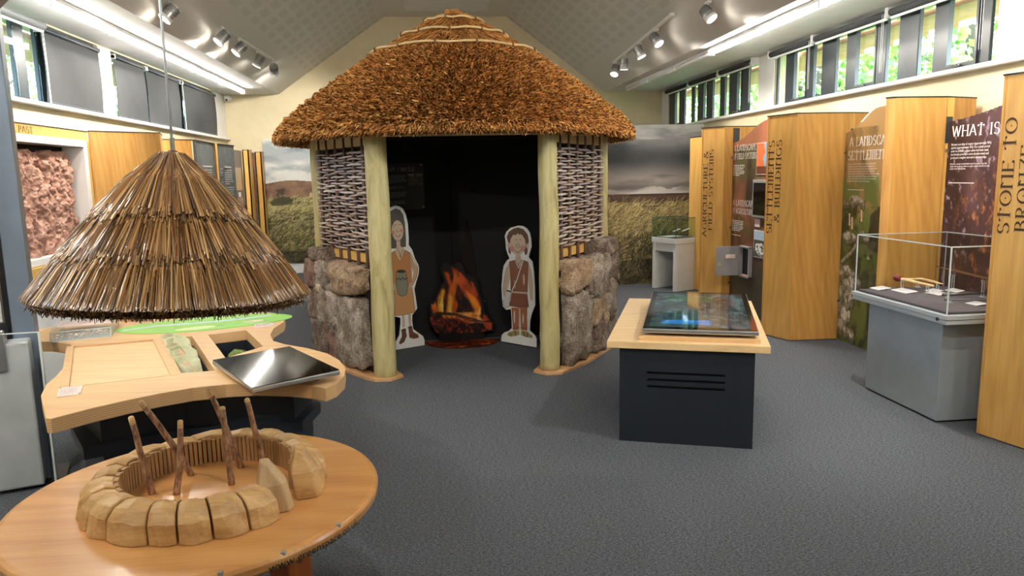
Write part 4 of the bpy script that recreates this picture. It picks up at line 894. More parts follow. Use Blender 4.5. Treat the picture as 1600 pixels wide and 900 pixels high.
figure('girl_cutout', 'flat cut-out of a drawn dark-haired girl in orange tunic holding a pot', (-.475, 6.745, 0), (.89, .45, 0), .0066, 597, 552, .18,
  [(165, 50), (190, 55), (208, 70), (222, 100), (230, 150), (232, 230), (230, 265), (248, 292), (262, 340), (278, 372), (283, 395), (278, 430), (264, 470), (252, 510), (258, 560), (264, 618), (246, 642), (234, 655), (232, 690), (236, 735), (262, 755), (290, 775), (298, 795), (298, 826), (68, 868), (130, 822), (158, 770), (168, 700), (168, 672), (134, 664), (126, 600), (122, 520), (114, 430), (108, 330), (126, 300), (118, 240), (106, 190), (106, 130), (120, 80), (140, 58)],
  [([(128, 110), (140, 78), (165, 66), (190, 74), (206, 100), (214, 150), (216, 230), (214, 275), (190, 280), (150, 285), (130, 285), (128, 200), (122, 160)], HR), (ell(172, 188, 33, 58), SK), ([(163, 232), (184, 232), (184, 270), (205, 290), (180, 345), (150, 300), (163, 275)], SK),
   ([(138, 120), (172, 68), (205, 118), (200, 150), (182, 108), (170, 100), (160, 130), (150, 150), (138, 165)], HR), (ell(147, 196, 11, 11), (206, 140, 122)), (ell(194, 186, 10, 11), (206, 140, 122)),
   ([(120, 322), (150, 296), (178, 350), (205, 292), (236, 310), (238, 400), (236, 470), (250, 640), (190, 655), (136, 660), (140, 560), (132, 430), (122, 380)], OR), ([(142, 520), (240, 500), (250, 640), (190, 655), (136, 660)], OR2),
   ([(238, 320), (256, 360), (276, 392), (268, 440), (235, 500), (212, 510), (208, 498), (236, 470), (250, 420), (240, 380)], (200, 166, 132)), ([(120, 380), (130, 470), (160, 492), (176, 500), (172, 520), (150, 522), (122, 495), (118, 440)], (200, 166, 132)),
   ([(155, 412), (180, 402), (208, 406), (204, 420), (212, 450), (218, 490), (205, 540), (180, 550), (160, 540), (150, 490), (156, 450), (162, 425)], (132, 134, 118)), (ell(182, 411, 25, 9), (52, 50, 46)),
   ([(176, 655), (188, 655), (190, 720), (176, 730)], (204, 178, 150)), ([(210, 650), (226, 650), (226, 720), (214, 725)], (204, 178, 150)),
   ([(170, 738), (192, 730), (198, 775), (182, 810), (160, 824), (152, 815), (170, 780)], (104, 66, 46)), ([(208, 722), (228, 718), (236, 752), (262, 766), (266, 784), (238, 790), (212, 784)], (112, 70, 48))],
  [([(150, 172), (150, 160), (160, 152), (168, 158)], 2, K), ([(176, 158), (186, 150), (194, 156)], 2, K), ([(168, 180), (166, 192), (172, 196), (178, 190)], 2, K), ([(158, 208), (166, 220), (178, 220), (186, 206)], 2.6, K), ([(165, 280), (180, 320), (200, 285)], 2, K), ([(180, 320), (180, 336)], 4, K), ([(152, 458), (165, 448), (175, 460), (188, 446), (200, 458), (212, 446)], 4, K),
   ([(120, 322), (150, 296)], 2, K), ([(205, 292), (236, 310), (262, 356), (276, 392), (268, 440), (240, 490)], 2.2, K), ([(122, 330), (132, 430), (140, 560), (136, 660), (190, 655), (250, 640), (240, 520)], 2, K), ([(238, 320), (240, 400), (236, 470)], 2, K), ([(155, 412), (150, 490), (160, 540), (180, 550), (205, 540), (218, 490), (208, 410)], 2.4, K), ([(168, 745), (196, 738)], 4, K), ([(206, 728), (230, 722)], 4, K), ([(140, 200), (150, 230), (172, 246), (192, 232), (204, 195)], 2, K), ([(212, 770), (262, 778)], 2, K)])
BRN = (150, 98, 74)
figure('boy_cutout', 'flat cut-out of a drawn brown-haired boy in brown tunic and trousers with a shoulder bag', (.655, 6.925, 0), (.684, -.73, 0), .0074, 787, 537, -.14,
  [(860, 130), (885, 132), (908, 145), (925, 170), (932, 200), (934, 250), (922, 290), (918, 312), (938, 335), (946, 400), (950, 500), (950, 590), (930, 640), (920, 680), (916, 740), (948, 770), (955, 790), (955, 838), (745, 808), (748, 772), (765, 755), (792, 745), (812, 728), (812, 680), (808, 615), (780, 620), (760, 600), (755, 550), (754, 480), (762, 400), (770, 360), (790, 330), (806, 318), (794, 290), (786, 260), (784, 215), (780, 190), (790, 165), (815, 142)],
  [([(792, 195), (806, 165), (835, 146), (862, 140), (892, 150), (916, 180), (922, 215), (912, 290), (900, 300), (890, 260), (812, 262), (816, 295), (802, 285), (800, 225)], (112, 86, 68)), (ell(857, 236, 47, 64), (216, 192, 170)), (ell(804, 243, 9, 16), (214, 188, 164)), (ell(913, 246, 8, 15), (214, 188, 164)),
   ([(812, 205), (838, 150), (884, 150), (908, 205), (896, 190), (876, 178), (866, 184), (860, 165), (850, 185), (830, 180)], (112, 86, 68)), (ell(824, 264, 15, 17), (214, 150, 136)), (ell(886, 260, 15, 17), (214, 150, 136)), ([(846, 296), (872, 296), (880, 330), (860, 370), (840, 330)], (212, 188, 164)),
   ([(806, 338), (838, 328), (860, 378), (884, 326), (918, 338), (914, 420), (910, 515), (812, 510), (812, 420)], BRN), ([(815, 518), (908, 524), (916, 600), (862, 604), (802, 594)], (140, 90, 70)), ([(805, 342), (812, 420), (796, 480), (782, 540), (770, 540), (766, 500), (778, 420), (790, 370)], (210, 186, 164)),
   ([(916, 340), (934, 380), (944, 470), (940, 560), (926, 560), (916, 440)], (210, 186, 164)), ([(816, 606), (858, 606), (856, 700), (856, 738), (822, 738), (818, 660)], (168, 106, 72)), ([(864, 606), (908, 602), (902, 660), (904, 740), (868, 738)], (168, 106, 72)), (ell(830, 660, 5, 40), (226, 210, 196)), (ell(882, 670, 4, 30), (226, 210, 196)), (ell(890, 440, 6, 34), (214, 176, 160)), (ell(836, 470, 5, 24), (214, 176, 160)),
   ([(784, 762), (800, 752), (832, 740), (858, 744), (858, 766), (820, 776), (790, 776)], (164, 148, 96)), ([(868, 744), (902, 742), (920, 760), (936, 768), (934, 784), (900, 778), (868, 768)], (164, 148, 96)), ([(786, 512), (806, 520), (812, 560), (800, 600), (780, 608), (766, 594), (764, 560)], (214, 212, 214))],
  [([(888, 328), (850, 440), (818, 508)], 7, (222, 220, 216)), ([(892, 330), (856, 440), (824, 510)], 1.8, K), ([(882, 328), (846, 438), (812, 506)], 1.8, K), ([(845, 215), (850, 208), (856, 214)], 2, K), ([(868, 212), (874, 206), (880, 212)], 2, K), (ell(859, 246, 11, 10) + [(870, 246)], 2, K), ([(842, 270), (852, 284), (866, 284), (874, 270)], 2.6, K), ([(842, 330), (860, 354), (878, 328)], 2, K), ([(860, 354), (860, 366)], 4, K),
   ([(806, 338), (838, 328)], 2, K), ([(884, 326), (918, 338), (914, 420), (910, 515)], 2, K), ([(812, 514), (908, 520)], 5, (186, 164, 120)), ([(806, 338), (812, 420), (812, 510), (802, 594), (862, 604), (916, 600), (908, 524)], 2, K), ([(816, 606), (820, 738)], 2, K), ([(860, 606), (862, 740)], 2, K), ([(906, 604), (904, 740)], 2, K), ([(820, 728), (858, 722)], 4, (120, 74, 50)), ([(868, 724), (904, 728)], 4, (120, 74, 50)), ([(790, 370), (778, 420), (764, 500), (772, 545)], 2, K), ([(764, 560), (766, 594), (780, 608), (800, 600), (812, 560)], 2, K), ([(800, 752), (812, 776)], 4, K), ([(830, 742), (838, 772)], 4, K), ([(880, 742), (892, 776)], 4, K), ([(910, 752), (902, 778)], 4, K), ([(790, 506), (812, 512)], 8, (56, 50, 52))])
# ================================================================ ROUND TABLE WITH STONE RING MODEL
TC0 = (-.77, 2.37)
rt = empty('round_table', (TC0[0], TC0[1], 0), 0, 'low round honey-coloured wooden table with web address on its edge, front left', 'table')
MB().lathe([(0, .552), (.535, .552), (.556, .556), (.566, .566), (.568, .586), (.562, .596), (.548, .60), (0, .60)], 96, (TC0[0], TC0[1], 0)).build('table_top', 'round_top', rt, smooth=False, bevel=.002)
for a in (-38, 65, 145, 232):
    c = Vector((TC0[0] + .40 * math.cos(math.radians(a)), TC0[1] + .40 * math.sin(math.radians(a)), 0)); u = Vector((math.cos(math.radians(a)), math.sin(math.radians(a)), 0)); v = Vector((-u.y, u.x, 0))
    P = [c + u * s * .045 + v * t * .045 + Vector((0, 0, z)) + (u * .03 if z == 0 else Vector()) for z in (0, .552) for s, t in ((-1, -1), (1, -1), (1, 1), (-1, 1))]
    MB().hexa(P).build('leg', 'leg_wood', rt, bevel=.006)
    MB().bar((TC0[0], TC0[1], .52), tuple(c + Vector((0, 0, .52))), .05, .06).build('rail', 'leg_wood', rt, bevel=.004)
m = MB(); R0 = .5692
def onedge(a0): return lambda x, y: (TC0[0] + R0 * math.cos(a0 + x / R0), TC0[1] + R0 * math.sin(a0 + x / R0), .561 + y)
sans(m, 'www.greenspace.co.uk', None, None, None, .034, warp=onedge(math.radians(-57)), width=.33)
m.build('web_address', 'letter_black', rt)
m = MB(); 
for a, z in ((-69, .592), (-52, .594), (-32, .593), (-34, .556)): m.box(Vector((TC0[0] + .558 * math.cos(math.radians(a)), TC0[1] + .558 * math.sin(math.radians(a)), z)) - Vector((.007, .007, .003)), Vector((TC0[0] + .558 * math.cos(math.radians(a)), TC0[1] + .558 * math.sin(math.radians(a)), z)) + Vector((.007, .007, .007)))
m.build('chip', 'picture_frame_grey', rt, bevel=.002)

RCx, RCy = -.742, 2.372
ring = empty('stone_ring_model', (RCx, RCy, .60), 0, 'carved wooden model of a ring of stones standing on the round table', 'model')
def rstone(a0, a1, prof, seed, mat='carved', name='stone', sk=(0, 0), top=1.0):
    """wedge block of the ring between angles a0..a1 (deg), section (r,z)"""
    R = random.Random(seed); n = 4; V = []; k = len(prof); g = .5
    for i in range(n + 1):
        t = i / n; 
        for r_, z_ in prof:
            a = a0 + g + (a1 - a0 - 2 * g) * t + (sk[0] * (1 - t) + sk[1] * t) * (r_ - .255) * 60; bul = .010 * math.sin(math.pi * t) * (1 if r_ > .3 else .3)
            j = 1 + .0 * z_; rr = r_ + bul + noise.noise(Vector((seed * 3.1, t * 2, r_ * 9 + z_ * 20))) * .010 * (1 if r_ > .28 else .1); zz = z_ * top * (1 + (.06 * math.sin(math.pi * t) if z_ > .05 else 0)) + (noise.noise(Vector((seed, t * 3, r_ * 8))) * .006 if z_ > .05 else 0)
            V.append((RCx + rr * math.cos(math.radians(a)), RCy + rr * math.sin(math.radians(a)), .60 + zz))
    F = [(i * k + j, i * k + (j + 1) % k, (i + 1) * k + (j + 1) % k, (i + 1) * k + j) for i in range(n) for j in range(k)] + [tuple(range(k - 1, -1, -1)), tuple(n * k + j for j in range(k))]
    o = MB().add(V, F).build(name, mat, ring, bevel=.004); 
    bm = bmesh.new(); bm.from_mesh(o.data); bmesh.ops.recalc_face_normals(bm, faces=bm.faces[:]); bm.to_mesh(o.data); bm.free(); return o
SEC = [(.272, 0), (.268, .090), (.300, .097), (.334, .086), (.356, .058), (.366, 0)]
angs = [8, 22, 40, 56, 74, 93, 113, 134, 155, 173, 188, 201, 213, 225, 240, 255, 269, 284, 300]; R = random.Random(4)
SKW = [R.uniform(-.8, .8) for _ in angs]
for i in range(len(angs) - 1):
    rstone(angs[i], angs[i + 1], SEC, i + 3, sk=(SKW[i], SKW[i + 1]), top=R.uniform(.95, 1.05))
rstone(300, 315, SEC, 60, sk=(SKW[-1], .6)); 
rstone(-8, 8, SEC, 61, sk=(0, SKW[0]), top=1.02)
# leaning entrance stone and tall pointed one
def pointed(cx, cy, rot, wx, wy, h, tipx, tipy, mat, lean, label=None, name='entrance_stone'):
    u = Vector((math.cos(rot), math.sin(rot), 0)); v = Vector((-u.y, u.x, 0)); c = Vector((cx, cy, .60))
    B = [(-wx, -wy), (wx * .55, -wy), (wx, -wy * .3), (wx, wy), (-wx, wy)]; V = [c + u * a + v * b_ for a, b_ in B] + [c + u * (a + lean[0] * .5) + v * (b_ + lean[1] * .5) + Vector((0, 0, h * .55)) for a, b_ in B]
    V += [c + u * (a * tipx + lean[0]) + v * (b_ * tipy + lean[1]) + Vector((0, 0, h * (.93 if i in (1, 2) else 1.0))) for i, (a, b_) in enumerate(B)]
    n = 5; F = [tuple(range(n - 1, -1, -1)), tuple(2 * n + i for i in range(n))] + [(l * n + i, l * n + (i + 1) % n, (l + 1) * n + (i + 1) % n, (l + 1) * n + i) for l in range(2) for i in range(n)]
    o = MB().add(V, F).build(name, mat, ring, bevel=.006, seg=3); tag(o, label); bm = bmesh.new(); bm.from_mesh(o.data); bmesh.ops.recalc_face_normals(bm, faces=bm.faces[:]); bm.to_mesh(o.data); bm.free()
pointed(-.487, 2.203, math.radians(20), .042, .036, .165, .32, .5, 'carved_pale', (-.035, .0), 'pale pointed leaning stone beside the gap')
pointed(-.415, 2.305, math.radians(12), .042, .047, .156, .35, .5, 'carved', (-.022, .01), 'tall pointed stone on the right of the gap')
m = MB(); nsl = 96
for i in range(nsl):
    a = math.radians(-6 + 320 * i / nsl); a2 = math.radians(-6 + 320 * (i + .74) / nsl); z = .088 + .003 * math.sin(i * 2.1)
    V = [(RCx + r_ * math.cos(q), RCy + r_ * math.sin(q), .60 + zz) for zz in (0, z) for r_, q in ((.258, a), (.270, a), (.270, a2), (.258, a2))]
    m.hexa([V[0], V[3], V[2], V[1], V[4], V[7], V[6], V[5]])
tag(m.build('inner_paling', 'slat', ring), kind='stuff')
m = MB(); q_ = [math.radians(-6 + 320 * i / 60) for i in range(61)]; V = [(RCx + .2675 * math.cos(a), RCy + .2675 * math.sin(a), .60 + z) for a in q_ for z in (0, .082)]; m.add(V, [(2 * i, 2 * i + 2, 2 * i + 3, 2 * i + 1) for i in range(60)]); m.build('inner_backing', 'lead_dark', ring)
def stick(base, tip, label, bend=.0, pale=.022):
    base = Vector(base); tip = Vector(tip); r = empty('stick', tuple(base), 0, label, 'stick', 'bark-covered sticks standing inside the stone ring')
    mid = (base + tip) / 2 + Vector((bend, 0, 0)); d = (tip - mid).normalized(); n = 8; P = []
    for i in range(n + 1):
        t = i / n; q = (base * (1 - t) ** 2 + 2 * mid * t * (1 - t) + tip * t * t); P.append(q + Vector((noise.noise(Vector((t * 4, base.x * 30, 0))), 0, 0)) * .003)
    MB().tube(P, [.0112 - .002 * i / n for i in range(n + 1)], 10).build('bark', 'stick_bark', r, smooth=True)
    d = (P[-1] - P[-2]).normalized(); MB().tube([P[-1] - d * .001, P[-1] + d * pale, P[-1] + d * (pale + .003)], [.0093, .009, .006], 10).build('peeled_end', 'bone', r, smooth=True)
stick((-.925, 2.377, .6), (-.955, 2.36, .845), 'upright stick furthest left in the stone ring')
stick((-.845, 2.52, .6), (-.945, 2.44, .875), 'leaning stick crossing behind the short one, left in the ring', .01)
stick((-.844, 2.364, .6), (-.815, 2.37, .82), 'short stick crossing the leaning one, left in the ring', .006)
stick((-.690, 2.56, .6), (-.755, 2.51, .88), 'leaning stick furthest back in the ring, tip behind the central upright', .012)
stick((-.684, 2.415, .6), (-.690, 2.40, .865), 'straight central upright stick in the stone ring', 0, .006)
stick((-.600, 2.53, .6), (-.620, 2.44, .875), 'upright stick furthest right, near the entrance stones', 0, .008)

# ================================================================ HANGING MODEL ROOF + HOIST
CX, CY, CZ0, CZ1, CR = -.822, 2.45, 1.226, 1.686, .399
mr = empty('hanging_model_roof', (CX, CY, CZ0), 0, 'small conical roof of glossy brown reeds hanging on a cable over the stone ring', 'model roof')
CP = [(CR, CZ0), (.363, CZ0 + .060), (.27, CZ0 + .18), (.172, CZ0 + .31), (.085, CZ0 + .405), (.035, CZ0 + .462), (.012, CZ1)]
MB().lathe([(0, CZ0 + .38), (.2, CZ0 + .22), (.36, CZ0 + .0), (.38, CZ0 + .0)] + [(r_ - .012, z_ - .008) for r_, z_ in CP[:-1]] + [(0, CZ1 - .012)], 72, (CX, CY, 0)).build('roof_core', plain('reed_core', (66, 42, 20), .7, var=.2, bump=.4, vs=40).m, mr)
RD = np.array([lin(c) for c in [(134, 98, 56), (112, 78, 42), (158, 120, 74), (90, 60, 32), (182, 146, 98), (122, 84, 46), (70, 48, 28)]])
def reeds(t0, t1, n, lift, seed):
    R = np.random.default_rng(seed); th = R.uniform(0, 2 * math.pi, n); a = t0 + R.normal(0, .026, n) * (t0 > .1) + R.normal(0, .008, n); a = np.clip(a, -.006, 1); b_ = np.clip(t1 + R.normal(0, .02, n), 0, .995)
    def pt(t, th, l):
        r, z, _ = prof_at(np.clip(t, 0, 1), CP); return np.stack([CX + (r + l * .7) * np.cos(th), CY + (r + l * .7) * np.sin(th), z + l * .7 + np.minimum(t, 0) * .5], 1)
    tw = R.normal(0, .035, n); j = R.uniform(0, .008, n); P0 = pt(a, th, lift + j); Pm = pt((a + b_) / 2, th + tw * .4, lift * .65 + j + .0015); P1 = pt(b_, th + tw, lift * .1 + j * .4)
    C = RD[R.integers(len(RD), size=n)].copy(); C[:, :3] *= R.uniform(.7, 1.2, n)[:, None]; rr = R.uniform(.0022, .0042, n)
    Vs = []; Fs = []; Cs = []; off = 0
    for A_, B_, q in ((P0, Pm, 1.), (Pm, P1, .85)):
        V, F, C_ = needles(n, lambda k: (A_, B_, rr * q, rr * q * .9, C), 4); Vs.append(V); Fs.append(F + off); Cs.append(C_); off += len(V)
    return np.concatenate(Vs), np.concatenate(Fs), np.concatenate(Cs)
for nm, args in (('lower_reeds', (.0, .42, 2300, .020, 1)), ('middle_reeds', (.27, .66, 1700, .018, 2)), ('upper_reeds', (.52, .985, 1300, .018, 3)), ('eave_reeds', (-.004, .2, 1800, .006, 4))):
    V, F, C = reeds(*args); tag(bulk(nm, V, F, C, 'reed', mr), kind='stuff')
def rag(n):
    th = RNG.uniform(0, 2 * math.pi, n); r = RNG.uniform(.35, .401, n); P = np.stack([CX + r * np.cos(th), CY + r * np.sin(th), CZ0 + RNG.uniform(-.004, .012, n)], 1); D = RNG.normal(0, .5, (n, 3)); D[:, 2] -= 1.0; D /= np.linalg.norm(D, axis=1)[:, None]
    C = RD[RNG.integers(len(RD), size=n)] * .8; return P, P + D * RNG.uniform(.006, .02, n)[:, None], np.full(n, .002), np.full(n, .0012), C
V, F, C = needles(3500, rag); tag(bulk('ragged_edge', V, F, C, 'reed', mr), kind='stuff')
MB().lathe([(0, -.012), (.016, -.01), (.018, .004), (.012, .012), (0, .014)], 16, (CX + .005, CY, CZ1)).build('top_cap', 'letter_brown', mr, smooth=True)
mr.rotation_euler = (-.04, .045, 0); CX += .021; CY += .019
r = empty('suspension_cable', (CX + .005, CY, CZ1), 0, 'thin grey cable holding up the small reed roof', 'cable')
MB().tube([(CX + .005, CY, CZ1 + .01), (CX + .005, CY, 2.62)], .0042, 8).build('wire', 'post_grey', r, smooth=True)
MB().tube([(CX + .005, CY, CZ1 + .005), (CX + .005, CY, CZ1 + .05)], .008, 10).build('ferrule', 'steel', r)
# hoist post
px_, py_ = -2.172, 4.14
hp = empty('hoist_post', (px_, py_, 0), 0, 'tall blue-grey metal hoist post with an arm and winch housing, far left', 'hoist')
rot = math.radians(20); ux = Vector((math.cos(rot), math.sin(rot), 0)); uy = Vector((-math.sin(rot), math.cos(rot), 0))
def rbox(c, a, b_, z0, z1): 
    c = Vector((c[0], c[1], 0)); return [c + ux * s * a + uy * t * b_ + Vector((0, 0, z)) for z in (z0, z1) for s, t in ((-1, -1), (1, -1), (1, 1), (-1, 1))]
MB().hexa(rbox((px_, py_), .052, .075, 0, 2.62)).build('post', 'post_blue', hp, bevel=.006)
c2 = Vector((px_, py_, 0)) - ux * .062 - uy * .06
MB().hexa(rbox((c2.x, c2.y), .012, .02, .78, 2.62)).build('guide_rail', 'black_plastic', hp)
c3 = Vector((px_, py_, 0)) - ux * .115; MB().hexa(rbox((c3.x, c3.y), .028, .05, .8, 2.62)).build('side_channel', 'post_grey', hp, bevel=.004)
c4 = Vector((px_, py_, 0)) - ux * .10 - uy * .10
hs = MB().hexa(rbox((c4.x, c4.y), .13, .09, .02, .80)).build('winch_housing', 'post_grey', hp, bevel=.012)
MB().hexa(rbox((c4.x + .03, c4.y - .09), .035, .012, .66, .87)).build('hinge_plate', 'aluminium', hp, bevel=.004)
m = MB()
for z in (.70, .765, .83): p = Vector((c4.x + .03, c4.y - .102, z)) ; m.tube([p, p - uy * .008], .010, 10)
m.build('bolt', 'steel', hp)
MB().tube([(c4.x + .0, c4.y - .05, .86) , (c4.x + .0, c4.y + .02, .86)], .035, 16).build('pulley', 'black_plastic', hp)
d = Vector((CX - px_, CY - py_, 0)).normalized(); p0 = Vector((px_, py_, 2.56)) - d * .12; p1 = Vector((CX, CY, 2.70)) + d * .12
MB().bar(p0, p1, .13, .16).build('arm', 'post_blue', hp, bevel=.006)
MB().tube([Vector((CX, CY, 2.64)) + Vector((-d.y, d.x, 0)) * -.03, Vector((CX, CY, 2.64)) + Vector((-d.y, d.x, 0)) * .03], .045, 18).build('pulley', 'black_plastic', hp)
MB().hexa(rbox((px_, py_), .12, .14, 0, .012)).build('foot_plate', 'black_plastic', hp)
# clear guard in front of the winch
r = empty('acrylic_guard', (-1.95, 3.85, 0), 0, 'clear acrylic guard sheet round the winch at the foot of the hoist post', 'guard')
ga, gb, gc = Vector((-2.33, 3.86, 0)), Vector((-1.985, 3.90, 0)), Vector((-1.955, 4.10, 0))
MB().bar(ga + Vector((0, 0, .44)), gb + Vector((0, 0, .44)), .006, .84).build('front_sheet', 'acrylic', r)
MB().bar(gb + Vector((0, 0, .44)), gc + Vector((0, 0, .44)), .006, .84).build('side_sheet', 'acrylic', r)
MB().bar(gb + Vector((0, 0, .02)), gb + Vector((0, 0, .862)), .010, .010).build('corner_edge', 'acrylic_edge', r)
MB().bar(ga + Vector((0, 0, .86)), gb + Vector((0, 0, .86)), .008, .005).build('top_edge', 'acrylic_edge', r)
MB().bar(gb + Vector((-.05, -.02, .012)), gc + Vector((.0, 0, .012)), .05, .024).build('foot', 'black_plastic', r, bevel=.004)
m = MB()
for z in (.08, .3, .52, .74): p = ga + (gb - ga) * .06 + Vector((0, -.004, z)); m.tube([p, p + Vector((0, -.006, 0))], .007, 8)
m.build('screw', 'steel', r)

# ================================================================ ACTIVITY TABLE
kt = empty('activity_table', (-1.3, 4.0, 0), 0, 'curved plywood activity table on a black base, behind the round table', 'table')
ctrl = [(-1.451, 2.865), (-1.35, 2.98), (-1.251, 3.069), (-1.15, 3.145), (-1.041, 3.205), (-.91, 3.235), (-.781, 3.238), (-.64, 3.20), (-.53, 3.15), (-.462, 3.095), (-.425, 3.16), (-.405, 3.28), (-.415, 3.42), (-.46, 3.58), (-.54, 3.74), (-.66, 3.88), (-.80, 4.0), (-.88, 4.10), (-.93, 4.27), (-.948, 4.45), (-.925, 4.65), (-.945, 4.80), (-1.0, 4.93), (-1.10, 5.02), (-1.25, 5.07), (-1.5, 5.10), (-1.8, 5.10), (-2.08, 5.07), (-2.26, 4.92), (-2.40, 4.72), (-2.46, 4.55), (-2.42, 4.42), (-2.30, 4.36), (-2.14, 4.33), (-2.0, 4.24), (-1.90, 4.06), (-1.83, 3.85), (-1.78, 3.68), (-1.74, 3.52), (-1.715, 3.38), (-1.65, 3.20), (-1.58, 3.07), (-1.52, 2.96), (-1.475, 2.875)]
kt_top = MB().prism(ctrl, .662, .72).build('table_top', 'ply_x', kt)
S1 = [(-1.534, 4.306), (-1.379, 4.326), (-1.023, 3.492), (-1.170, 3.473)]; S2 = [(-1.295, 4.344), (-1.102, 4.431), (-.905, 3.97), (-1.04, 3.74)]
TR = [(-1.986, 4.17), (-1.544, 4.275), (-1.175, 3.449), (-1.623, 3.312)]
m = MB(); m.prism(S1, .60, .80); m.prism(S2, .60, .80); cut(kt_top, m, kt)
m = MB(); m.prism(TR, .708, .80); cut(kt_top, m, kt)
# ply edge on the vertical faces
kt_top.data.materials.append(M['ply_edge'])
for p in kt_top.data.polygons:
    if abs(p.normal.z) < .3: p.material_index = 1
def inset(poly, d):
    c = Vector((sum(p[0] for p in poly) / len(poly), sum(p[1] for p in poly) / len(poly))); return [tuple(c + (Vector(p) - c) * d) for p in poly]
MB().prism([(-1.40, 3.14), (-1.1, 3.30), (-.64, 3.32), (-.60, 3.55), (-.88, 3.95), (-1.02, 4.30), (-1.08, 4.86), (-1.9, 4.95), (-2.15, 4.6), (-1.95, 4.36), (-1.74, 4.2), (-1.70, 3.75), (-1.62, 3.45)], 0, .66).build('base', 'black_body', kt)
MB().prism([(-1.45, 3.08), (-1.1, 3.26), (-.60, 3.28), (-.56, 3.56), (-.84, 3.97), (-.98, 4.31), (-1.04, 4.88), (-1.9, 4.99), (-2.2, 4.62), (-1.97, 4.32), (-1.78, 4.18), (-1.74, 3.75), (-1.66, 3.43)], .47, .52).build('base_ledge', 'black_body', kt)
b_ = [o for o in kt.children if o.name.startswith('base') and 'ledge' not in o.name][0]
m = MB(); m.prism(inset(S1, .98), .56, .70); m.prism(inset(S2, .98), .56, .70); cut(b_, m, kt)
# recessed puzzle board
r = empty('puzzle_tray', (-1.6, 3.8, .708), 0, 'recessed plywood puzzle board with raised side strips, left on the activity table', 'tray')
MB().prism(inset(TR, .985), .7085, .7125).build('panel', 'ply_pale', r)
T = [Vector((*p, .716)) for p in TR]
for a, b_ in ((0, 3), (1, 2)): MB().bar(T[a] + (T[1 - a if a < 2 else a] - T[a]) * 0.03, T[b_] + (T[2 if b_ == 3 else 3] - T[b_]) * .03, .035, .012).build('side_strip', 'ply_x', r, bevel=.002)
for a, b_ in ((0, 1), (3, 2)): MB().bar(T[a], T[b_], .007, .010).build('edge_strip', 'board_edge', r)
# small label plates
def plate(poly, z, label, grp=None, mat='pink_label', n=5):
    r = empty('label_plate', (poly[0][0], poly[0][1], z), 0, label, 'label', grp)
    MB().prism(poly, z + .0005, z + .004).build('plate', mat, r)
    a, b_, c, d = [Vector((*p, z + .0042)) for p in (poly[3], poly[2], poly[1], poly[0])]
    m = MB(); u = (poly[2][0] - poly[3][0], poly[2][1] - poly[3][1], 0); v = (poly[0][0] - poly[3][0], poly[0][1] - poly[3][1], 0); L = Vector(u).length; H = Vector(v).length
    para(m, Vector((*poly[0], z + .0042)) + Vector(u) * .08 - Vector(v) * .22, u, v, L * .84, n, H * .15, H * .06, 3, lift=.0004); m.build('text', 'picture_frame_grey', r)
    m = MB()
    for q in (poly[0], poly[2]): p = Vector((*q, z + .004)) * .9 + Vector((sum(x[0] for x in poly) / 4, sum(x[1] for x in poly) / 4, z + .004)) * .1; m.tube([p, p + Vector((0, 0, .002))], .004, 8)
    m.build('screw', 'steel', r)
plate([(-1.622, 3.298), (-1.535, 3.325), (-1.487, 3.185), (-1.565, 3.155)], .72, 'small pink-white text label beside the puzzle board')
plate([(-1.09, 4.60), (-.985, 4.63), (-.965, 4.52), (-1.07, 4.49)], .72, 'small white text label beside the green landscape mat')
# puzzle pieces standing in the slot
plain('tile_back', (176, 178, 146), .5, var=.1, vs=30)
PCs = [(196, 190, 150), (170, 176, 140), (206, 198, 176), (160, 150, 120), (186, 186, 160), (150, 160, 110)]
for k in range(7):
    t = .10 + .11 * k; c = Vector((-1.534, 4.306, 0)).lerp(Vector((-1.17, 3.473, 0)), t); c2_ = Vector((-1.379, 4.326, 0)).lerp(Vector((-1.023, 3.492, 0)), t)
    a = c + (c2_ - c) * .02; b2_ = c + (c2_ - c) * .86; lean = Vector((-.05, .09, 0)); z0, z1 = .60, .725 + .012 * (k % 3)
    r = empty('picture_tile', tuple(a + Vector((0, 0, z0))), 0, ['frontmost', 'second from the front', 'third from the front', 'middle', 'third from the back', 'second from the back', 'rearmost'][6 - k] + ' of the seven green picture tiles leaning in the table slot', 'tile', 'picture tiles in the table slot')
    V = [a + Vector((0, 0, z0)), b2_ + Vector((0, 0, z0)), b2_ + lean * .9 + Vector((0, 0, z1 - .01)), (a * .6 + b2_ * .4) + lean + Vector((0, 0, z1 + .02)), a + lean * 1.2 + Vector((0, 0, z1))]
    nn_ = ((V[1] - V[0]).cross(V[4] - V[0])).normalized() * .004
    MB().add(V + [p + nn_ for p in V], [(4, 3, 2, 1, 0), (5, 6, 7, 8, 9)] + [(i, (i + 1) % 5, 5 + (i + 1) % 5, 5 + i) for i in range(5)]).build('board', 'tile_back', r)
    fr = [p + nn_ * 1.03 for p in V] if nn_.y < 0 else [p - nn_ * .03 for p in V]
    cc = sum(fr, Vector()) / 5; m = MB(); m.add([cc + (p - cc) * .93 for p in fr], [(0, 1, 2, 3, 4)] if nn_.y < 0 else [(4, 3, 2, 1, 0)], lin(PCs[k % 6]))
    R = random.Random(k)
    for q in range(4):
        e = cc + (fr[q] - cc) * R.uniform(.2, .6); e2 = (nn_.normalized() * .0006) * (1 if nn_.y < 0 else -1); w1 = (V[1] - V[0]).normalized() * .014; w2 = (V[4] - V[0]).normalized() * .016
        m.add([e - w1 - w2 + e2, e + w1 - w2 * .6 + e2, e + w1 * .7 + w2 + e2, e - w1 * .8 + w2 + e2], [(0, 1, 2, 3)], lin([(206, 150, 130), (110, 120, 70), (230, 220, 200)][q % 3]))
    m.build('picture', 'print', r)
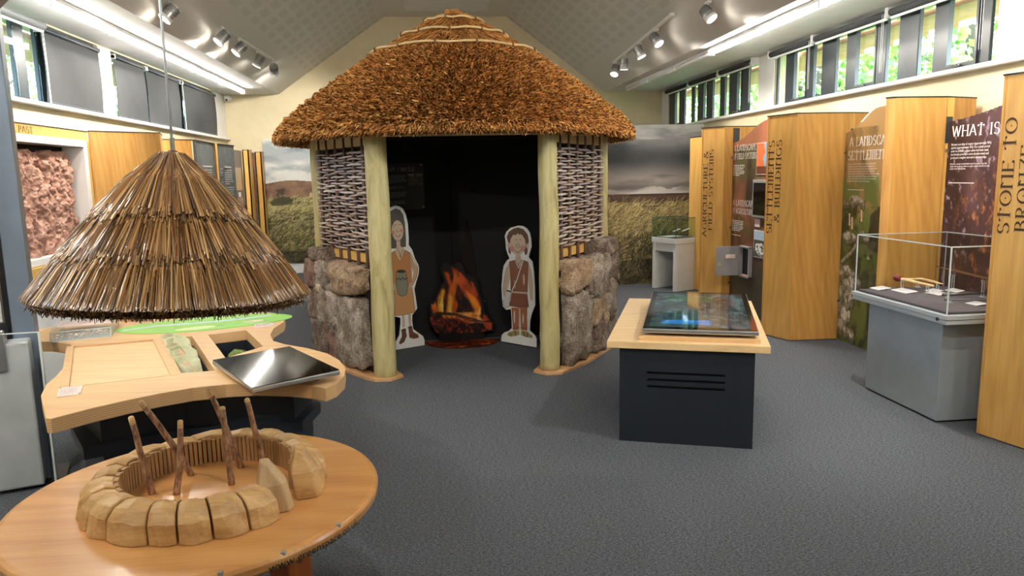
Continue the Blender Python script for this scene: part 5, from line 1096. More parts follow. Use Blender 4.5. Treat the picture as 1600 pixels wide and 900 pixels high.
r = empty('green_tile', (-1.06, 4.02, .60), 0, 'dark green jagged card poking out of the second table slot', 'tile')
MB().add([(-1.10, 4.0, .6), (-.93, 4.06, .6), (-.94, 4.07, .672), (-1.0, 4.06, .668), (-1.03, 4.04, .69), (-1.07, 4.02, .70), (-1.10, 4.01, .675)] + [(x, y + .005, z) for x, y, z in [(-1.10, 4.0, .6), (-.93, 4.06, .6), (-.94, 4.07, .672), (-1.0, 4.06, .668), (-1.03, 4.04, .69), (-1.07, 4.02, .70), (-1.10, 4.01, .675)]],
         [(0, 1, 2, 3, 4, 5, 6), (13, 12, 11, 10, 9, 8, 7)] + [(i, 7 + i, 7 + (i + 1) % 7, (i + 1) % 7) for i in range(7)]).build('board', plain('moss', (120, 140, 84), .6, var=.2, vs=40).m, r)
# green landscape mat
r = empty('landscape_mat', (-1.4, 4.62, .72), 0, 'bright green oval landscape mat with a pale blue river on the activity table', 'mat')
def mo(th): return (-1.40 + .475 * math.cos(th) * (1 + .05 * math.cos(2 * th)) + .02 * math.sin(th), 4.70 + .25 * math.sin(th) + .09 * math.cos(th) * 1.0)
MB().prism([mo(a) for a in np.linspace(0, 2 * math.pi, 48, endpoint=False)], .7202, .7235).build('sheet', plain('leaf_green', (140, 206, 92), .45, var=.03).m, r)
m = MB(); z = .7240; BL_ = lin((186, 214, 226))
riv = [(-1.85, 4.55), (-1.70, 4.66), (-1.5, 4.70), (-1.35, 4.74), (-1.2, 4.80), (-1.05, 4.88)]
for i in range(5):
    a, b2_ = riv[i], riv[i + 1]; m.add([(a[0], a[1] - .025, z), (b2_[0], b2_[1] - .025, z), (b2_[0], b2_[1] + .025, z), (a[0], a[1] + .025, z)], [(0, 1, 2, 3)], BL_)
def blob(cx, cy, rx, ry, c, z=.7241, n=14): m.add([(cx + rx * math.cos(2 * math.pi * i / n), cy + ry * math.sin(2 * math.pi * i / n) + .3 * rx * math.cos(2 * math.pi * i / n), z) for i in range(n)], [tuple(range(n))], lin(c))
blob(-1.42, 4.54, .11, .05, (206, 226, 160)); blob(-1.12, 4.70, .06, .035, (226, 214, 186)); blob(-1.12, 4.70, .04, .02, (236, 226, 214), .7243)
R = random.Random(3)
for k in range(16): blob(-1.40 + R.uniform(-.36, .36), 4.70 + R.uniform(-.13, .13), .014, .006, (86, 140, 66), .7244)
m.build('print', 'print', r)
# wooden block and clear leaflet box
r = empty('wooden_block', (-1.93, 4.92, .72), 0, 'flat wooden block with a metal end on the far edge of the activity table', 'block')
MB().prism([(-2.03, 4.90), (-1.90, 4.86), (-1.87, 4.95), (-2.0, 5.0)], .72, .748).build('block', 'ply_x', r, bevel=.005)
MB().prism([(-1.895, 4.862), (-1.80, 4.86), (-1.80, 4.92), (-1.875, 4.945)], .722, .742).build('metal_end', 'aluminium', r, bevel=.004)
r = empty('clear_flint_box', (-2.08, 4.55, .72), 0, 'clear acrylic box of white flint chips with a text lid, on the activity table', 'box')
BX = [(-2.13, 4.30), (-1.85, 4.40), (-1.95, 4.76), (-2.26, 4.70)]
def wallp(p, q, z0, z1, t=.004): return MB().bar((p[0], p[1], (z0 + z1) / 2), (q[0], q[1], (z0 + z1) / 2), t, z1 - z0)
MB().prism(BX, .7205, .724).build('floor_sheet', 'acrylic_edge', r)
for i in range(4): wallp(BX[i], BX[(i + 1) % 4], .724, .775).build('side', 'acrylic', r); 
m = MB()
for i in range(4): wm = wallp(BX[i], BX[(i + 1) % 4], .774, .778, .005); m.add(wm.v, wm.f)
for p in BX: m.bar((p[0], p[1], .722), (p[0], p[1], .778), .005, .005)
m.build('polished_edge', 'acrylic_edge', r)
m = MB(); R = random.Random(8)
for k in range(260):
    a, b2_ = R.uniform(.05, .95), R.uniform(.04, .45); p = Vector(BX[0]).lerp(Vector(BX[1]), a).lerp(Vector(BX[3]).lerp(Vector(BX[2]), a), b2_); s = R.uniform(.006, .013); z = .726 + R.uniform(0, .022)
    q = [Vector((p.x, p.y, z)) + Vector((R.uniform(-s, s), R.uniform(-s, s), R.uniform(0, s * .6))) for _ in range(4)]; m.add(q, [(0, 1, 2), (0, 3, 1), (1, 3, 2), (0, 2, 3)], lin(R.choice([(226, 214, 204), (240, 236, 230), (206, 178, 162), (190, 186, 182)])))
tag(m.build('flint_chips', 'print_matte', r), kind='stuff')
a, b2_, c_, d_ = [Vector(p) for p in BX]; lp = [tuple(a.lerp(d_, .50)), tuple(b2_.lerp(c_, .50)), tuple(b2_.lerp(c_, .97)), tuple(a.lerp(d_, .97))]
MB().prism(lp, .768, .7705).build('text_card', 'pink_label', r)
m = MB(); 
for q in range(3): o_ = Vector((*lp[3], .7712)).lerp(Vector((*lp[2], .7712)), .05 + q * .33); para(m, o_ + Vector((.01, -.03, 0)), (.31, .06, 0), (-.05, .2, 0), .075, 6, .020, .007, q)
m.build('text', 'picture_frame_grey', r)
# touchscreens
def screen(name, P, z0, th, label, cat, feet, uiz=None):
    """P four corners (x,y) front-left, front-right, back-right, back-left; z0 per corner base heights"""
    c = [Vector((*p, z)) for p, z in zip(P, z0)]; up = (c[1] - c[0]).cross(c[3] - c[0]).normalized(); r = empty(name, tuple(sum(c, Vector()) / 4), 0, label, cat)
    MB().hexa([p for p in c] + [p + up * th for p in c]).build('casing', 'aluminium', r, bevel=.006, seg=3)
    ce_ = sum(c, Vector()) / 4; gi = [ce_ + (p - ce_) * .985 + up * (th + .0002) for p in c]; MB().hexa(gi + [p + up * .002 for p in gi]).build('glass', 'screen_black', r)
    if feet:
        for p in c: q = ce_ + (p - ce_) * .62; MB().tube([(q.x, q.y, feet), (q.x, q.y, q.z)], .022, 12).build('foot', 'black_plastic', r)
    return r, c, up
r, c, up = screen('touchscreen', [(-.742, 3.005), (-.408, 3.185), (-.715, 3.70), (-1.045, 3.535)], (.738, .752, .752, .738), .022, 'silver-edged touchscreen lying on the right end of the activity table', 'touchscreen', .72)
sc_c = [c[0].lerp(c[2], .06), c[1].lerp(c[3], .06), c[2].lerp(c[0], .06), c[3].lerp(c[1], .06)]
# ================================================================ PEDESTAL WITH SCREEN
an = math.radians(-20.3); U = Vector((math.cos(an), math.sin(an), 0)); Vv = Vector((-U.y, U.x, 0)); O0 = Vector((1.018, 4.165, 0))
def pp(a, b_, z): return O0 + U * a + Vv * b_ + Vector((0, 0, z))
def pbox(a0, a1, b0, b1, z0, z1): return [pp(a0, b0, z0), pp(a1, b0, z0), pp(a1, b1, z0), pp(a0, b1, z0), pp(a0, b0, z1), pp(a1, b0, z1), pp(a1, b1, z1), pp(a0, b1, z1)]
pd = empty('screen_pedestal', tuple(pp(.46, .76, 0)), 0, 'low black pedestal with a pale plywood top and three front slots, right of centre', 'pedestal')
t = MB().hexa(pbox(0, .92, 0, 1.53, .578, .62)).build('top', 'ply_pale', pd, bevel=.003)
MB().hexa(pbox(.18, .89 - .02, .06, 1.32, .62, .645)).build('riser', 'ply_x', pd, bevel=.002)
bd = MB().hexa(pbox(.072, .84, -.02 + .05, 1.46, 0, .578)).build('body', 'black_body', pd)
m = MB()
for z in (.422, .380, .338):
    m.hexa(pbox(.235, .68, -.1, .06, z, z + .016))
cut(bd, m, pd)
m = MB()
for z in (.422, .380, .338): m.hexa(pbox(.225, .69, .055, .06, z - .004, z + .02))
m.build('slot_back', 'plain_black', pd)
P = [tuple(pp(a, b_, 0))[:2] for a, b_ in ((.20, .065), (.86, .065), (.86, 1.22), (.20, 1.22))]
r, c, up = screen('touchscreen', P, (.662, .662, .70, .70), .026, 'large touchscreen with dim blue display lying on the pedestal', 'touchscreen', .645)
A = np.zeros((90, 52, 3)) + np.array((24, 36, 44.)); A = lerp(A, (40, 66, 74), (fbm(90, 52, (5, 3), 4, 4) - .4) * 3)
A[8:22, 6:34] = (26, 66, 48); A[20:22, 6:34] = (40, 90, 70); A = lerp(A, (30, 110, 190), blur(inpoly(90, 52, [(.12, .82), (.62, .80), (.62, .93), (.12, .92)]), 1) * .8); A = lerp(A, (120, 150, 150), ((fbm(90, 52, (30, 18), 6, 2) > .66) * .35))
o = c[0] + (c[1] - c[0]) * .06 + (c[3] - c[0]) * .04 + up * .0290
canvas('display', A, o, (c[1] - c[0]).normalized(), (c[3] - c[0]).normalized(), ((c[1] - c[0]).length * .88, (c[3] - c[0]).length * .90), NB('display_mat').m, r)
b = NB('display_mat'); a = b.n('VertexColor'); a.layer_name = 'Col'; b.base(a.outputs[0], .05); b.l(a.outputs[0], b.p.inputs['Emission Color']); b.p.inputs['Emission Strength'].default_value = .35
for ob in r.children:
    if ob.name.startswith('display'): ob.data.materials[0] = b.m
# ================================================================ RIGHT-HAND DISPLAY UNITS
ZT = 2.10
def text_on(face0, face1, lines, mat, parent, name='lettering'):
    p0, p1 = Vector((*face0, 0)), Vector((*face1, 0)); d = (p1 - p0).normalized(); m = MB()
    for s, txt, z0, z1, h in lines: fancy(m, txt, p0 + d * (s + h) + Vector((0, 0, z0)), (0, 0, 1), tuple(-d), h, z1 - z0, lift=.0018)
    return m.build(name, mat, parent)
def pillar(name, poly, label, faces_mat='oak_panel', slot=None, zt=ZT):
    r = empty(name, (sum(p[0] for p in poly) / len(poly), sum(p[1] for p in poly) / len(poly), 0), 0, label, 'display pillar', 'tall oak display pillars')
    n = len(poly)
    core = inset(poly, .93); MB().prism(core, .012, zt - .004).build('core', 'lead_dark', r)
    for i in range(n):
        a, b_ = Vector((*poly[i], 0)), Vector((*poly[(i + 1) % n], 0)); d = b_ - a
        if d.length < .05: continue
        cc = Vector((sum(p[0] for p in poly) / n, sum(p[1] for p in poly) / n, 0)); nr = Vector((d.y, -d.x, 0)).normalized(); nr = nr if nr.dot((a + b_) / 2 - cc) > 0 else -nr
        q = nr * -.009; MB().bar(a + q + Vector((0, 0, zt / 2 + .003)), b_ + q + Vector((0, 0, zt / 2 + .003)), .018, zt - .01).build('face_panel', faces_mat if i == 0 else 'oak_plain', r)
    MB().prism(inset(poly, 1.015), zt - .003, zt + .006).build('top_cap', 'plain_black', r)
    if slot:
        x, y, w_ = slot; MB().box((x, y, .05), (x + w_, y + .05, zt - .005)).build('edge_post', 'oak_bright', r); MB().box((x + .005, y - .004, zt - .33), (x + w_ - .008, y + .01, zt - .14)).build('bracket', 'anthracite', r)
    return r
dk = 'letter_brown'
A1 = [(3.237, 3.922), (3.335, 3.56), (3.80, 3.55), (4.08, 3.60), (4.08, 4.02)]
r = pillar('display_pillar', A1, 'oak pillar lettered STONE TO BRONZE at the right edge of the picture', 'oak_panel')
text_on(A1[0], A1[1], [(.030, 'STONE TO', 1.215, 1.875, .066), (.128, 'BRONZE', 1.235, 1.72, .066)], dk, r)
B1 = [(3.28, 5.20), (3.372, 5.10), (3.769, 5.10), (4.08, 5.2), (4.08, 5.5), (3.29, 5.46)]
pillar('display_pillar', [(3.335, 5.155)] + B1[1:4] + [(4.08, 5.5)], 'plain oak pillar behind the grey display case, between the settlement and bronze panels', 'oak_plain', (3.772, 5.105, .062))
C1 = [(3.215, 6.80), (3.336, 6.457), (3.803, 6.447), (4.08, 6.5), (4.08, 6.95)]
r = pillar('display_pillar', C1, 'wide oak pillar lettered SETTLEMENTS & BUILDINGS', 'oak_panel', (3.806, 6.46, .075))
text_on(C1[0], C1[1], [(.030, 'SETTLEMENTS', 1.0, 1.885, .066), (.122, '& BUILDINGS', 1.11, 1.885, .064)], dk, r)
D1 = [(3.225, 8.53), (3.395, 8.26), (3.80, 8.28), (4.08, 8.35), (4.08, 8.7)]
r = pillar('display_pillar', D1, 'oak pillar lettered AGRICULTURE & FIELD SYSTEMS, beside the white case', 'oak_panel')
text_on(D1[0], D1[1], [(.038, 'AGRICULTURE &', .83, 1.845, .060), (.118, 'FIELD SYSTEMS', .91, 1.86, .055)], dk, r)
MB().box((3.50, 8.24, 1.92), (3.565, 8.262, 2.08)).build('bracket', 'anthracite', r)
pillar('display_pillar', [(3.545, 9.80), (3.60, 9.50), (3.9, 9.5), (4.08, 9.6), (4.08, 9.9)], 'furthest narrow oak pillar in front of the storm mural', 'oak_bright', None, 2.05)
MB().box((3.63, 8.9, .1), (3.66, 9.3, 2.04)).build('side_board', 'label_white', r)
# ---- picture boards between the pillars
def topcurve(ys, f): return [(y, f(y)) for y in ys]
def wall_board(name, x, ya, yb, ztop, A, label, cat='information board', res=None):
    """board in plane x facing -x, spanning ya (far, left) .. yb (near, right); ztop(t) height"""
    r = empty(name, (x, (ya + yb) / 2, 0), 0, label, cat); W = ya - yb; h, w, _ = A.shape
    zmax = max(ztop(t) for t in np.linspace(0, 1, 40)); mk = np.zeros((h, w), bool)
    for j in range(w):
        zt = ztop((j + .5) / w)
        for i in range(h): mk[i, j] = (zmax * (1 - (i + .5) / h)) < zt
    o = canvas('print', A, (x, ya, 0.012), (0, -1, 0), (0, 0, 1), (W, zmax), 'print', r, mask=mk)
    n = 30; pts = [(ya - W * i / n, ztop(i / n) + .012) for i in range(n + 1)] + [(yb, .0), (ya, .0)]; V = [(x + .002, y, z) for y, z in pts] + [(x + .02, y, z) for y, z in pts]; k = len(pts)
    MB().add(V, [tuple(range(k)), tuple(range(2 * k - 1, k - 1, -1))] + [(i, k + i, k + (i + 1) % k, (i + 1) % k) for i in range(k)]).build('board', 'mid_grey', r)
    return r
uR, vR = (0, -1, 0), (0, 0, 1)
# settlement board
h, w = 330, 210; n1 = fbm(h, w, (10, 6), 41, 5); A = np.zeros((h, w, 3)) + np.array((156, 124, 74)); yy = np.arange(h)[:, None] / h * np.ones((1, w)); xx = np.arange(w)[None, :] / w * np.ones((h, 1))
A = lerp(A, (200, 206, 210), (yy < .06 + .05 * xx * 0) * 1.0); A = lerp(A, (170, 132, 82), (yy > .05 + .05 * np.cos(xx * 5)) * 1.0); A = lerp(A, (110, 84, 48), (n1 - .5) * 4 * (yy > .08)); 
A = lerp(A, (112, 122, 66), (n1 - .42) * 6 * (yy > .28)); A = lerp(A, (92, 104, 54), np.clip((yy - .42) * 8, 0, 1) * (.75 + .4 * n1)); A = lerp(A, (58, 62, 36), (fbm(h, w, (14, 9), 43, 5) - .48) * 6 * (yy > .4)); A = lerp(A, (196, 180, 120), (fbm(h, w, (6, 4), 44, 4) - .62) * 8 * ((yy > .45) & (yy < .62)))
def boulder(cx, cy, rx, ry, sd, c=(196, 190, 174)):
    global A
    cx *= 1.45; rx *= 1.3
    Rr = random.Random(sd); P = [(cx + rx * (1 + Rr.uniform(-.4, .3)) * math.cos(a), cy + ry * (1 + Rr.uniform(-.4, .3)) * math.sin(a)) for a in np.linspace(0, 6.28, 7, endpoint=False)]
    mk = blur(inpoly(h, w, [(p[0] + .01, p[1] + .006) for p in P]), 1); A = lerp(A, (60, 56, 44), mk * .8); mk = blur(inpoly(h, w, P), 1); kf = Rr.uniform(.78, 1.05); c = tuple(v * kf for v in c); A = lerp(A, tuple(v * .66 for v in c), mk * .95); mk = blur(inpoly(h, w, [(p[0] - .006, cy + (p[1] - cy) * .6 - ry * .3) for p in P]), 2); A = lerp(A, c, mk * .9); A = lerp(A, (90, 84, 66), blur(inpoly(h, w, P), 0) * np.clip((fbm(h, w, (50, 34), sd, 4) - .48) * 5, 0, .8))
BO = [(.05, .40, .05, .025), (.15, .385, .07, .03), (.24, .40, .05, .028), (.52, .40, .06, .025), (.60, .395, .05, .028), (.1, .545, .10, .028), (.26, .53, .05, .03), (.33, .545, .05, .022), (.4, .56, .05, .02)]
BO += [(.03, .70, .07, .035), (.10, .685, .06, .025), (.17, .70, .05, .02), (.09, .75, .05, .035), (.16, .745, .06, .045), (.23, .735, .05, .03), (.04, .79, .05, .045), (.12, .81, .05, .05), (.18, .80, .035, .05), (.03, .865, .04, .045), (.09, .89, .045, .05), (.15, .88, .03, .03), (.04, .94, .05, .045), (.12, .955, .05, .035), (.19, .965, .04, .03)]
for i, q in enumerate(BO): boulder(*q, i + 1, (206, 198, 182) if i % 3 else (186, 176, 156))
for k in range(30): boulder(.02 + .20 * math.sin(k / 30 * 1.6), .655 - .12 * (k / 30), .014, .010, 60 + k, (188, 180, 162))
for q in ((.33, .42), (.12, .44), (.17, .455)): A = lerp(A, (214, 190, 168), blur(inpoly(h, w, [(q[0], q[1]), (q[0] + .03, q[1]), (q[0] + .04, q[1] + .05), (q[0] + .01, q[1] + .05)]), 0) * .9)
A = lerp(A, (50, 44, 34), blur(inpoly(h, w, [(.5, .44), (.66, .40), (.8, .5), (.8, .6), (.5, .58)]), 3) * .7)
r = wall_board('settlement_board', 3.79, 6.43, 5.56, lambda t: 1.905 + .16 * (1 - math.cos(min(t * 1.9, 1) * math.pi)) / 2 + .05 * t, A, 'picture board headed A LANDSCAPE SETTLEMENT with stones and grass', 'information board')
m = MB(); x_ = 3.7895; fancy(m, 'A LANDSCAPE OF', (x_, 6.36, 1.795), uR, vR, .078, .80); fancy(m, 'SETTLEMENT', (x_, 6.375, 1.675), uR, vR, .078, .60)
sans(m, 'It was not until the middle of the second millennium BC\nthat people started to form permanent settlements on\nDartmoor. During this period the majority of Dartmoor\'s\nbest known Bronze Age houses were built. More than\n5,000 hut circles are still to be seen on the moor. Bronze Age\nsettlements vary from single buildings to groups of houses\nand from large settlements within stone-built enclosures,\nto settlements attached to small field systems.', (x_, 6.372, 1.632), uR, vR, .0215, width=.47)
m.box((x_ - .001, 6.108, 1.408), (x_ - .0005, 6.357, 1.413)); m.build('lettering', 'letter_white', r)
m = MB(); m.tube([(3.785, 6.40, 1.74), (3.765, 6.40, 1.74)], .010, 10); m.tube([(3.785, 6.40, .38), (3.765, 6.40, .38)], .010, 10); m.build('fixing_stud', 'steel', r)
# bronze board
h, w = 300, 230; A = np.zeros((h, w, 3)) + np.array((74, 52, 56)); A = lerp(A, (104, 78, 84), (fbm(h, w, (6, 5), 51, 6) - .42) * 3); A = lerp(A, (46, 30, 34), (fbm(h, w, (4, 3), 52, 5) - .5) * 4); yy = np.arange(h)[:, None] / h * np.ones((1, w)); xx = np.arange(w)[None, :] / w * np.ones((h, 1))
f = fbm(h, w, (30, 26), 53, 5, .7); reg = np.exp(-(((xx - .40) / .26) ** 2 + ((yy - .50) / .18) ** 2)); A = lerp(A, (176, 100, 56), np.clip((f - .50) * 6, 0, 1) * reg * .85); A = lerp(A, (214, 150, 96), np.clip((f - .62) * 8, 0, 1) * reg * .8); A = lerp(A, (150, 130, 150), (fbm(h, w, (40, 30), 54, 3) - .66) * 7)
r = wall_board('bronze_board', 3.79, 5.085, 3.95, lambda t: 1.912 + .13 * t ** 1.3 + .14 * t * t, A, 'dark purple-brown board headed WHAT IS BRONZE', 'information board')
m = MB(); fancy(m, 'WHAT IS BRONZE', (x_, 5.045, 1.812), uR, vR, .075, .93)
sans(m, 'Bronze is an alloy of copper (approximately 90%)\nand tin (approximately 10%). For a short period\nprior to 2,000BC copper alone had been used,\nbut bronze provided a more durable metal and\nproduced a tougher tool and a sharper edge.', (x_, 5.045, 1.748), uR, vR, .0235, width=.385)
sans(m, 'Dartmoor contains considerable mineral resources, especially\ncopper and tin. As yet, there is no clear evidence that Bronze Age\npeople were working them.', (x_, 5.045, 1.612), uR, vR, .017, width=.385)
m.box((x_ - .001, 4.794, 1.480), (x_ - .0005, 5.044, 1.485)); m.build('lettering', 'letter_white', r)
m = MB(); m.tube([(3.785, 5.06, 1.715), (3.76, 5.06, 1.715)], .013, 10); m.build('fixing_stud', 'steel', r)
# field systems board
h, w = 280, 190; A = np.zeros((h, w, 3)) + np.array((112, 76, 56)); yy = np.arange(h)[:, None] / h * np.ones((1, w)); xx = np.arange(w)[None, :] / w * np.ones((h, 1))
A = lerp(A, (168, 104, 76), (fbm(h, w, (6, 5), 61, 6) - .40) * 3 * (yy < .6)); A = lerp(A, (86, 92, 56), (fbm(h, w, (5, 4), 62, 5) - .46) * 4 * (yy < .6)); A = lerp(A, (54, 44, 34), (fbm(h, w, (8, 6), 63, 5) - .5) * 4); A = lerp(A, (60, 56, 44), np.clip((yy - .62) * 6, 0, 1)); A = lerp(A, (96, 52, 44), np.exp(-(((xx - .6) / .3) ** 2 + ((yy - .62) / .08) ** 2)))
A = lerp(A, (176, 108, 78), (yy < .12) * .8)
r = wall_board('field_systems_board', 3.50, 8.262, 6.92, lambda t: 1.905 + .20 * (1 - math.cos(min(t * 1.45, 1) * math.pi)) / 2, A, 'reddish board headed A LANDSCAPE OF FIELD SYSTEMS between two oak pillars', 'information board')
x_ = 3.4995; m = MB(); fancy(m, 'A LANDSCAPE', (x_, 8.225, 1.82), uR, vR, .066, .58); fancy(m, 'OF FIELD SYSTEMS', (x_, 8.235, 1.728), uR, vR, .062, .60); fancy(m, 'A LANDSCAPE', (x_, 8.225, 1.205), uR, vR, .066, .58); fancy(m, 'OF AGRICULTURE', (x_, 8.235, 1.115), uR, vR, .062, .55)
para(m, (x_, 8.235, 1.655), uR, vR, .33, 7, .0185, .009, 5); para(m, (x_, 8.235, 1.03), uR, vR, .33, 7, .0185, .009, 6); m.box((x_ - .001, 8.0, .866), (x_ - .0005, 8.235, .871)); m.build('lettering', 'letter_white', r)
m = MB(); 
for z in (1.75, .95, .3): m.tube([(3.495, 8.245, z), (3.475, 8.245, z)], .010, 8)
m.build('fixing_stud', 'steel', r)
A = np.zeros((40, 40, 3)) + np.array((150, 176, 200)); A = lerp(A, (226, 120, 70), blur(inpoly(40, 40, [(0, 0), (.4, 0), (.5, .3), (.35, .5), (.6, 1), (0, 1)]), 1)); A[30:] = A[30:] * .5
q = empty('rock_photograph', (3.49, 7.5, 1.6), 0, 'square photo of red rocks at the top right of the field systems board', 'picture'); MB().box((3.488, 7.20, 1.555), (3.499, 7.61, 1.885)).build('backing', 'label_white', q); canvas('print', A, (3.4875, 7.605, 1.56), uR, vR, (.40, .32), 'print', q)
q = empty('wall_monitor', (3.47, 7.5, 1.2), 0, 'small grey-framed dark monitor on the field systems board', 'monitor'); MB().box((3.465, 7.22, 1.10), (3.4985, 7.64, 1.50)).build('frame', 'picture_frame_grey', q, bevel=.006); MB().box((3.462, 7.25, 1.13), (3.466, 7.61, 1.47)).build('screen', 'screen_black', q)
q = empty('label_plate', (3.49, 7.55, 1.04), 0, 'pale lilac label under the small monitor', 'label'); MB().box((3.492, 7.50, 1.0), (3.4985, 7.615, 1.085)).build('plate', 'pink_label', q)
A = np.zeros((40, 40, 3)) + np.array((170, 196, 216)); A[14:] = (70, 74, 66); A = lerp(A, (226, 226, 222), blur(inpoly(40, 40, [(.1, .5), (.5, .45), (.8, .8), (.5, 1), (.1, .8)]), 1) * (fbm(40, 40, (10, 10), 3, 3) > .45))
q = empty('rock_photograph', (3.49, 7.5, .8), 0, 'small photo of pale stones below the monitor', 'picture'); MB().box((3.488, 7.20, .675), (3.499, 7.62, .965)).build('backing', 'label_white', q); canvas('print', A, (3.4875, 7.615, .68), uR, vR, (.41, .28), 'print', q)
# small grey cupboard with its door open
q = empty('wall_locker', (3.48, 7.8, .5), 0, 'small grey metal locker with its door swung open, low on the field systems board', 'locker')
m = MB(); y0_, y1_, z0_, z1_ = 7.66, 7.92, .42, .77
m.box((3.455, y0_, z0_), (3.499, y0_ + .02, z1_)); m.box((3.455, y1_ - .02, z0_), (3.499, y1_, z1_)); m.box((3.455, y0_, z0_), (3.499, y1_, z0_ + .02)); m.box((3.455, y0_, z1_ - .02), (3.499, y1_, z1_)); m.build('frame', 'picture_frame_grey', q, bevel=.003)
MB().box((3.492, y0_ + .02, z0_ + .02), (3.498, y1_ - .02, z1_ - .02)).build('back', 'plain_black', q); MB().box((3.46, y0_ + .03, z0_ + .021), (3.492, y1_ - .03, z0_ + .03)).build('inner_shelf', 'red_clay', q)
dd = MB().bar((3.45, y1_ - .005, (z0_ + z1_) / 2), (3.20, y1_ + .03, (z0_ + z1_) / 2), .012, z1_ - z0_ - .02).build('door', 'picture_frame_grey', q, bevel=.002)
MB().box((3.30, y1_ - .006, .625), (3.41, y1_ + .0, .67)).build('label', 'pink_label', dd); MB().tube([(3.235, y1_ + .016, .56), (3.235, y1_ + .002, .56)], .012, 10).build('lock', 'yellow_strip', dd)
# ---- big grey display case
cs = empty('display_case', (3.45, 4.53, 0), 0, 'large grey display case with a clear cover and ancient tools, right', 'display case')
MB().box((3.135, 4.14, .012), (3.78, 4.91, .655)).build('plinth', 'grey_case', cs, bevel=.003)
MB().box((3.15, 4.16, 0), (3.77, 4.89, .014)).build('toe_kick', 'plain_black', cs)
MB().box((3.075, 4.035, .652), (3.785, 5.03, .680)).build('tray_lower', 'case_trim', cs, bevel=.003)
MB().box((3.07, 4.03, .682), (3.785, 5.035, .712)).build('tray_upper', 'case_trim', cs, bevel=.004)
MB().box((3.10, 4.06, .712), (3.775, 5.0, .728)).build('bed', 'case_bed', cs, bevel=.004)
MB().tube([(3.072, 4.10, .68), (3.062, 4.10, .68)], .011, 12).build('lock', 'steel', cs)
x0, x1, y0, y1, z0, z1 = 3.085, 3.78, 4.045, 5.015, .714, 1.125; t = .005
for a, b_ in (((x0, y0, z0), (x0 + t, y1, z1)), ((x0, y0, z0), (x1, y0 + t, z1)), ((x0, y1 - t, z0), (x1, y1, z1)), ((x1 - t, y0, z0), (x1, y1, z1)), ((x0, y0, z1), (x1, y1, z1 + t))): MB().box(a, b_).build('cover_sheet', 'acrylic', cs)
m = MB()
for a, b_ in (((x0, y0, z0), (x0, y0, z1)), ((x0, y1, z0), (x0, y1, z1)), ((x1, y1, z0), (x1, y1, z1)), ((x0, y0, z1), (x0, y1, z1)), ((x0, y0, z1), (x1, y0, z1)), ((x0, y1, z1), (x1, y1, z1)), ((x1, y0, z1), (x1, y1, z1))): m.bar(a, b_, .007, .007)
m.build('cover_edge', 'acrylic_edge', cs)
def stand(x, y, h, r, z=.728):
    m = MB(); m.box((x - .016, y - .016, z), (x + .016, y + .016, z + .004)); m.tube([(x - .008, y, z), (x - .008, y, z + h)], .003, 6); m.tube([(x + .008, y, z), (x + .008, y, z + h)], .003, 6); m.box((x - .014, y - .008, z + h), (x + .014, y + .008, z + h + .003)); m.build('clear_stand', 'acrylic_edge', r)
q = empty('bronze_axe', (3.42, 4.85, .80), 0, 'wooden-handled axe bound with dark red at one end, on clear stands', 'axe')
stand(3.40, 4.94, .055, q); stand(3.44, 4.72, .045, q)
MB().tube([(3.385, 4.99, .80), (3.40, 4.92, .797), (3.43, 4.80, .79), (3.455, 4.68, .785)], [.012, .011, .009, .008], 10).build('handle', 'bone', q, smooth=True)
MB().tube([(3.38, 5.0, .80), (3.385, 4.985, .80), (3.392, 4.96, .80), (3.398, 4.945, .80)], [.018, .024, .022, .014], 12).build('binding', 'red_cord', q, smooth=True)
MB().add([(3.398, 4.95, .795), (3.40, 4.90, .797), (3.47, 4.80, .815), (3.48, 4.83, .813), (3.398, 4.95, .806), (3.40, 4.90, .806), (3.47, 4.80, .818), (3.48, 4.83, .816)], [(3, 2, 1, 0), (4, 5, 6, 7), (0, 1, 5, 4), (1, 2, 6, 5), (2, 3, 7, 6), (3, 0, 4, 7)]).build('blade', 'bone', q, bevel=.002)
q = empty('bone_pin', (3.57, 4.9, .80), 0, 'slim pale bone pin on two clear stands behind the axe', 'pin')
stand(3.55, 4.98, .06, q); stand(3.56, 4.78, .055, q)
MB().tube([(3.545, 5.0, .79), (3.55, 4.95, .794), (3.56, 4.82, .79), (3.565, 4.74, .786)], [.006, .010, .009, .004], 10).build('shaft', 'bone', q, smooth=True)
q = empty('bronze_sword', (3.68, 4.6, .88), 0, 'long tapering brown sword blade on tall clear stands at the back of the case', 'sword')
stand(3.69, 4.80, .11, q); stand(3.68, 4.50, .11, q)
bl = [(4.98, .002, .878), (4.90, .018, .876), (4.80, .03, .872), (4.5, .024, .858), (4.15, .016, .842), (4.08, .003, .838)]; V = []; 
for y, hw, z in bl: V += [(3.685 - hw, y, z), (3.685, y, z + .004), (3.685 + hw, y, z), (3.685, y, z - .004)]
MB().add(V, [(4 * i + k, 4 * i + (k + 1) % 4, 4 * i + 4 + (k + 1) % 4, 4 * i + 4 + k) for i in range(5) for k in range(4)]).build('blade', 'bronze', q)
def rod(a, b_, label, ring_=True, r0=.011):
    a, b_ = Vector(a), Vector(b_); q = empty('spear_ferrule', tuple(a), 0, label, 'spear'); d = (b_ - a).normalized()
    MB().tube([a, a + (b_ - a) * .5, b_], [r0, r0 * .8, r0 * .35], 12).build('shaft', 'steel_tip', q, smooth=True); MB().tube([a - d * .001, a + d * .004], r0 * .7, 12).build('socket', 'plain_black', q)
    p = a + d * .03; stand(p.x, p.y, max(.004, p.z - .728 - r0), q)
rod((3.36, 4.46, .762), (3.62, 4.40, .772), 'dark metal spear socket nearest the cover edge, its open end facing left')
rod((3.60, 4.30, .768), (3.74, 4.12, .762), 'dark socketed spearhead at the right of the case')
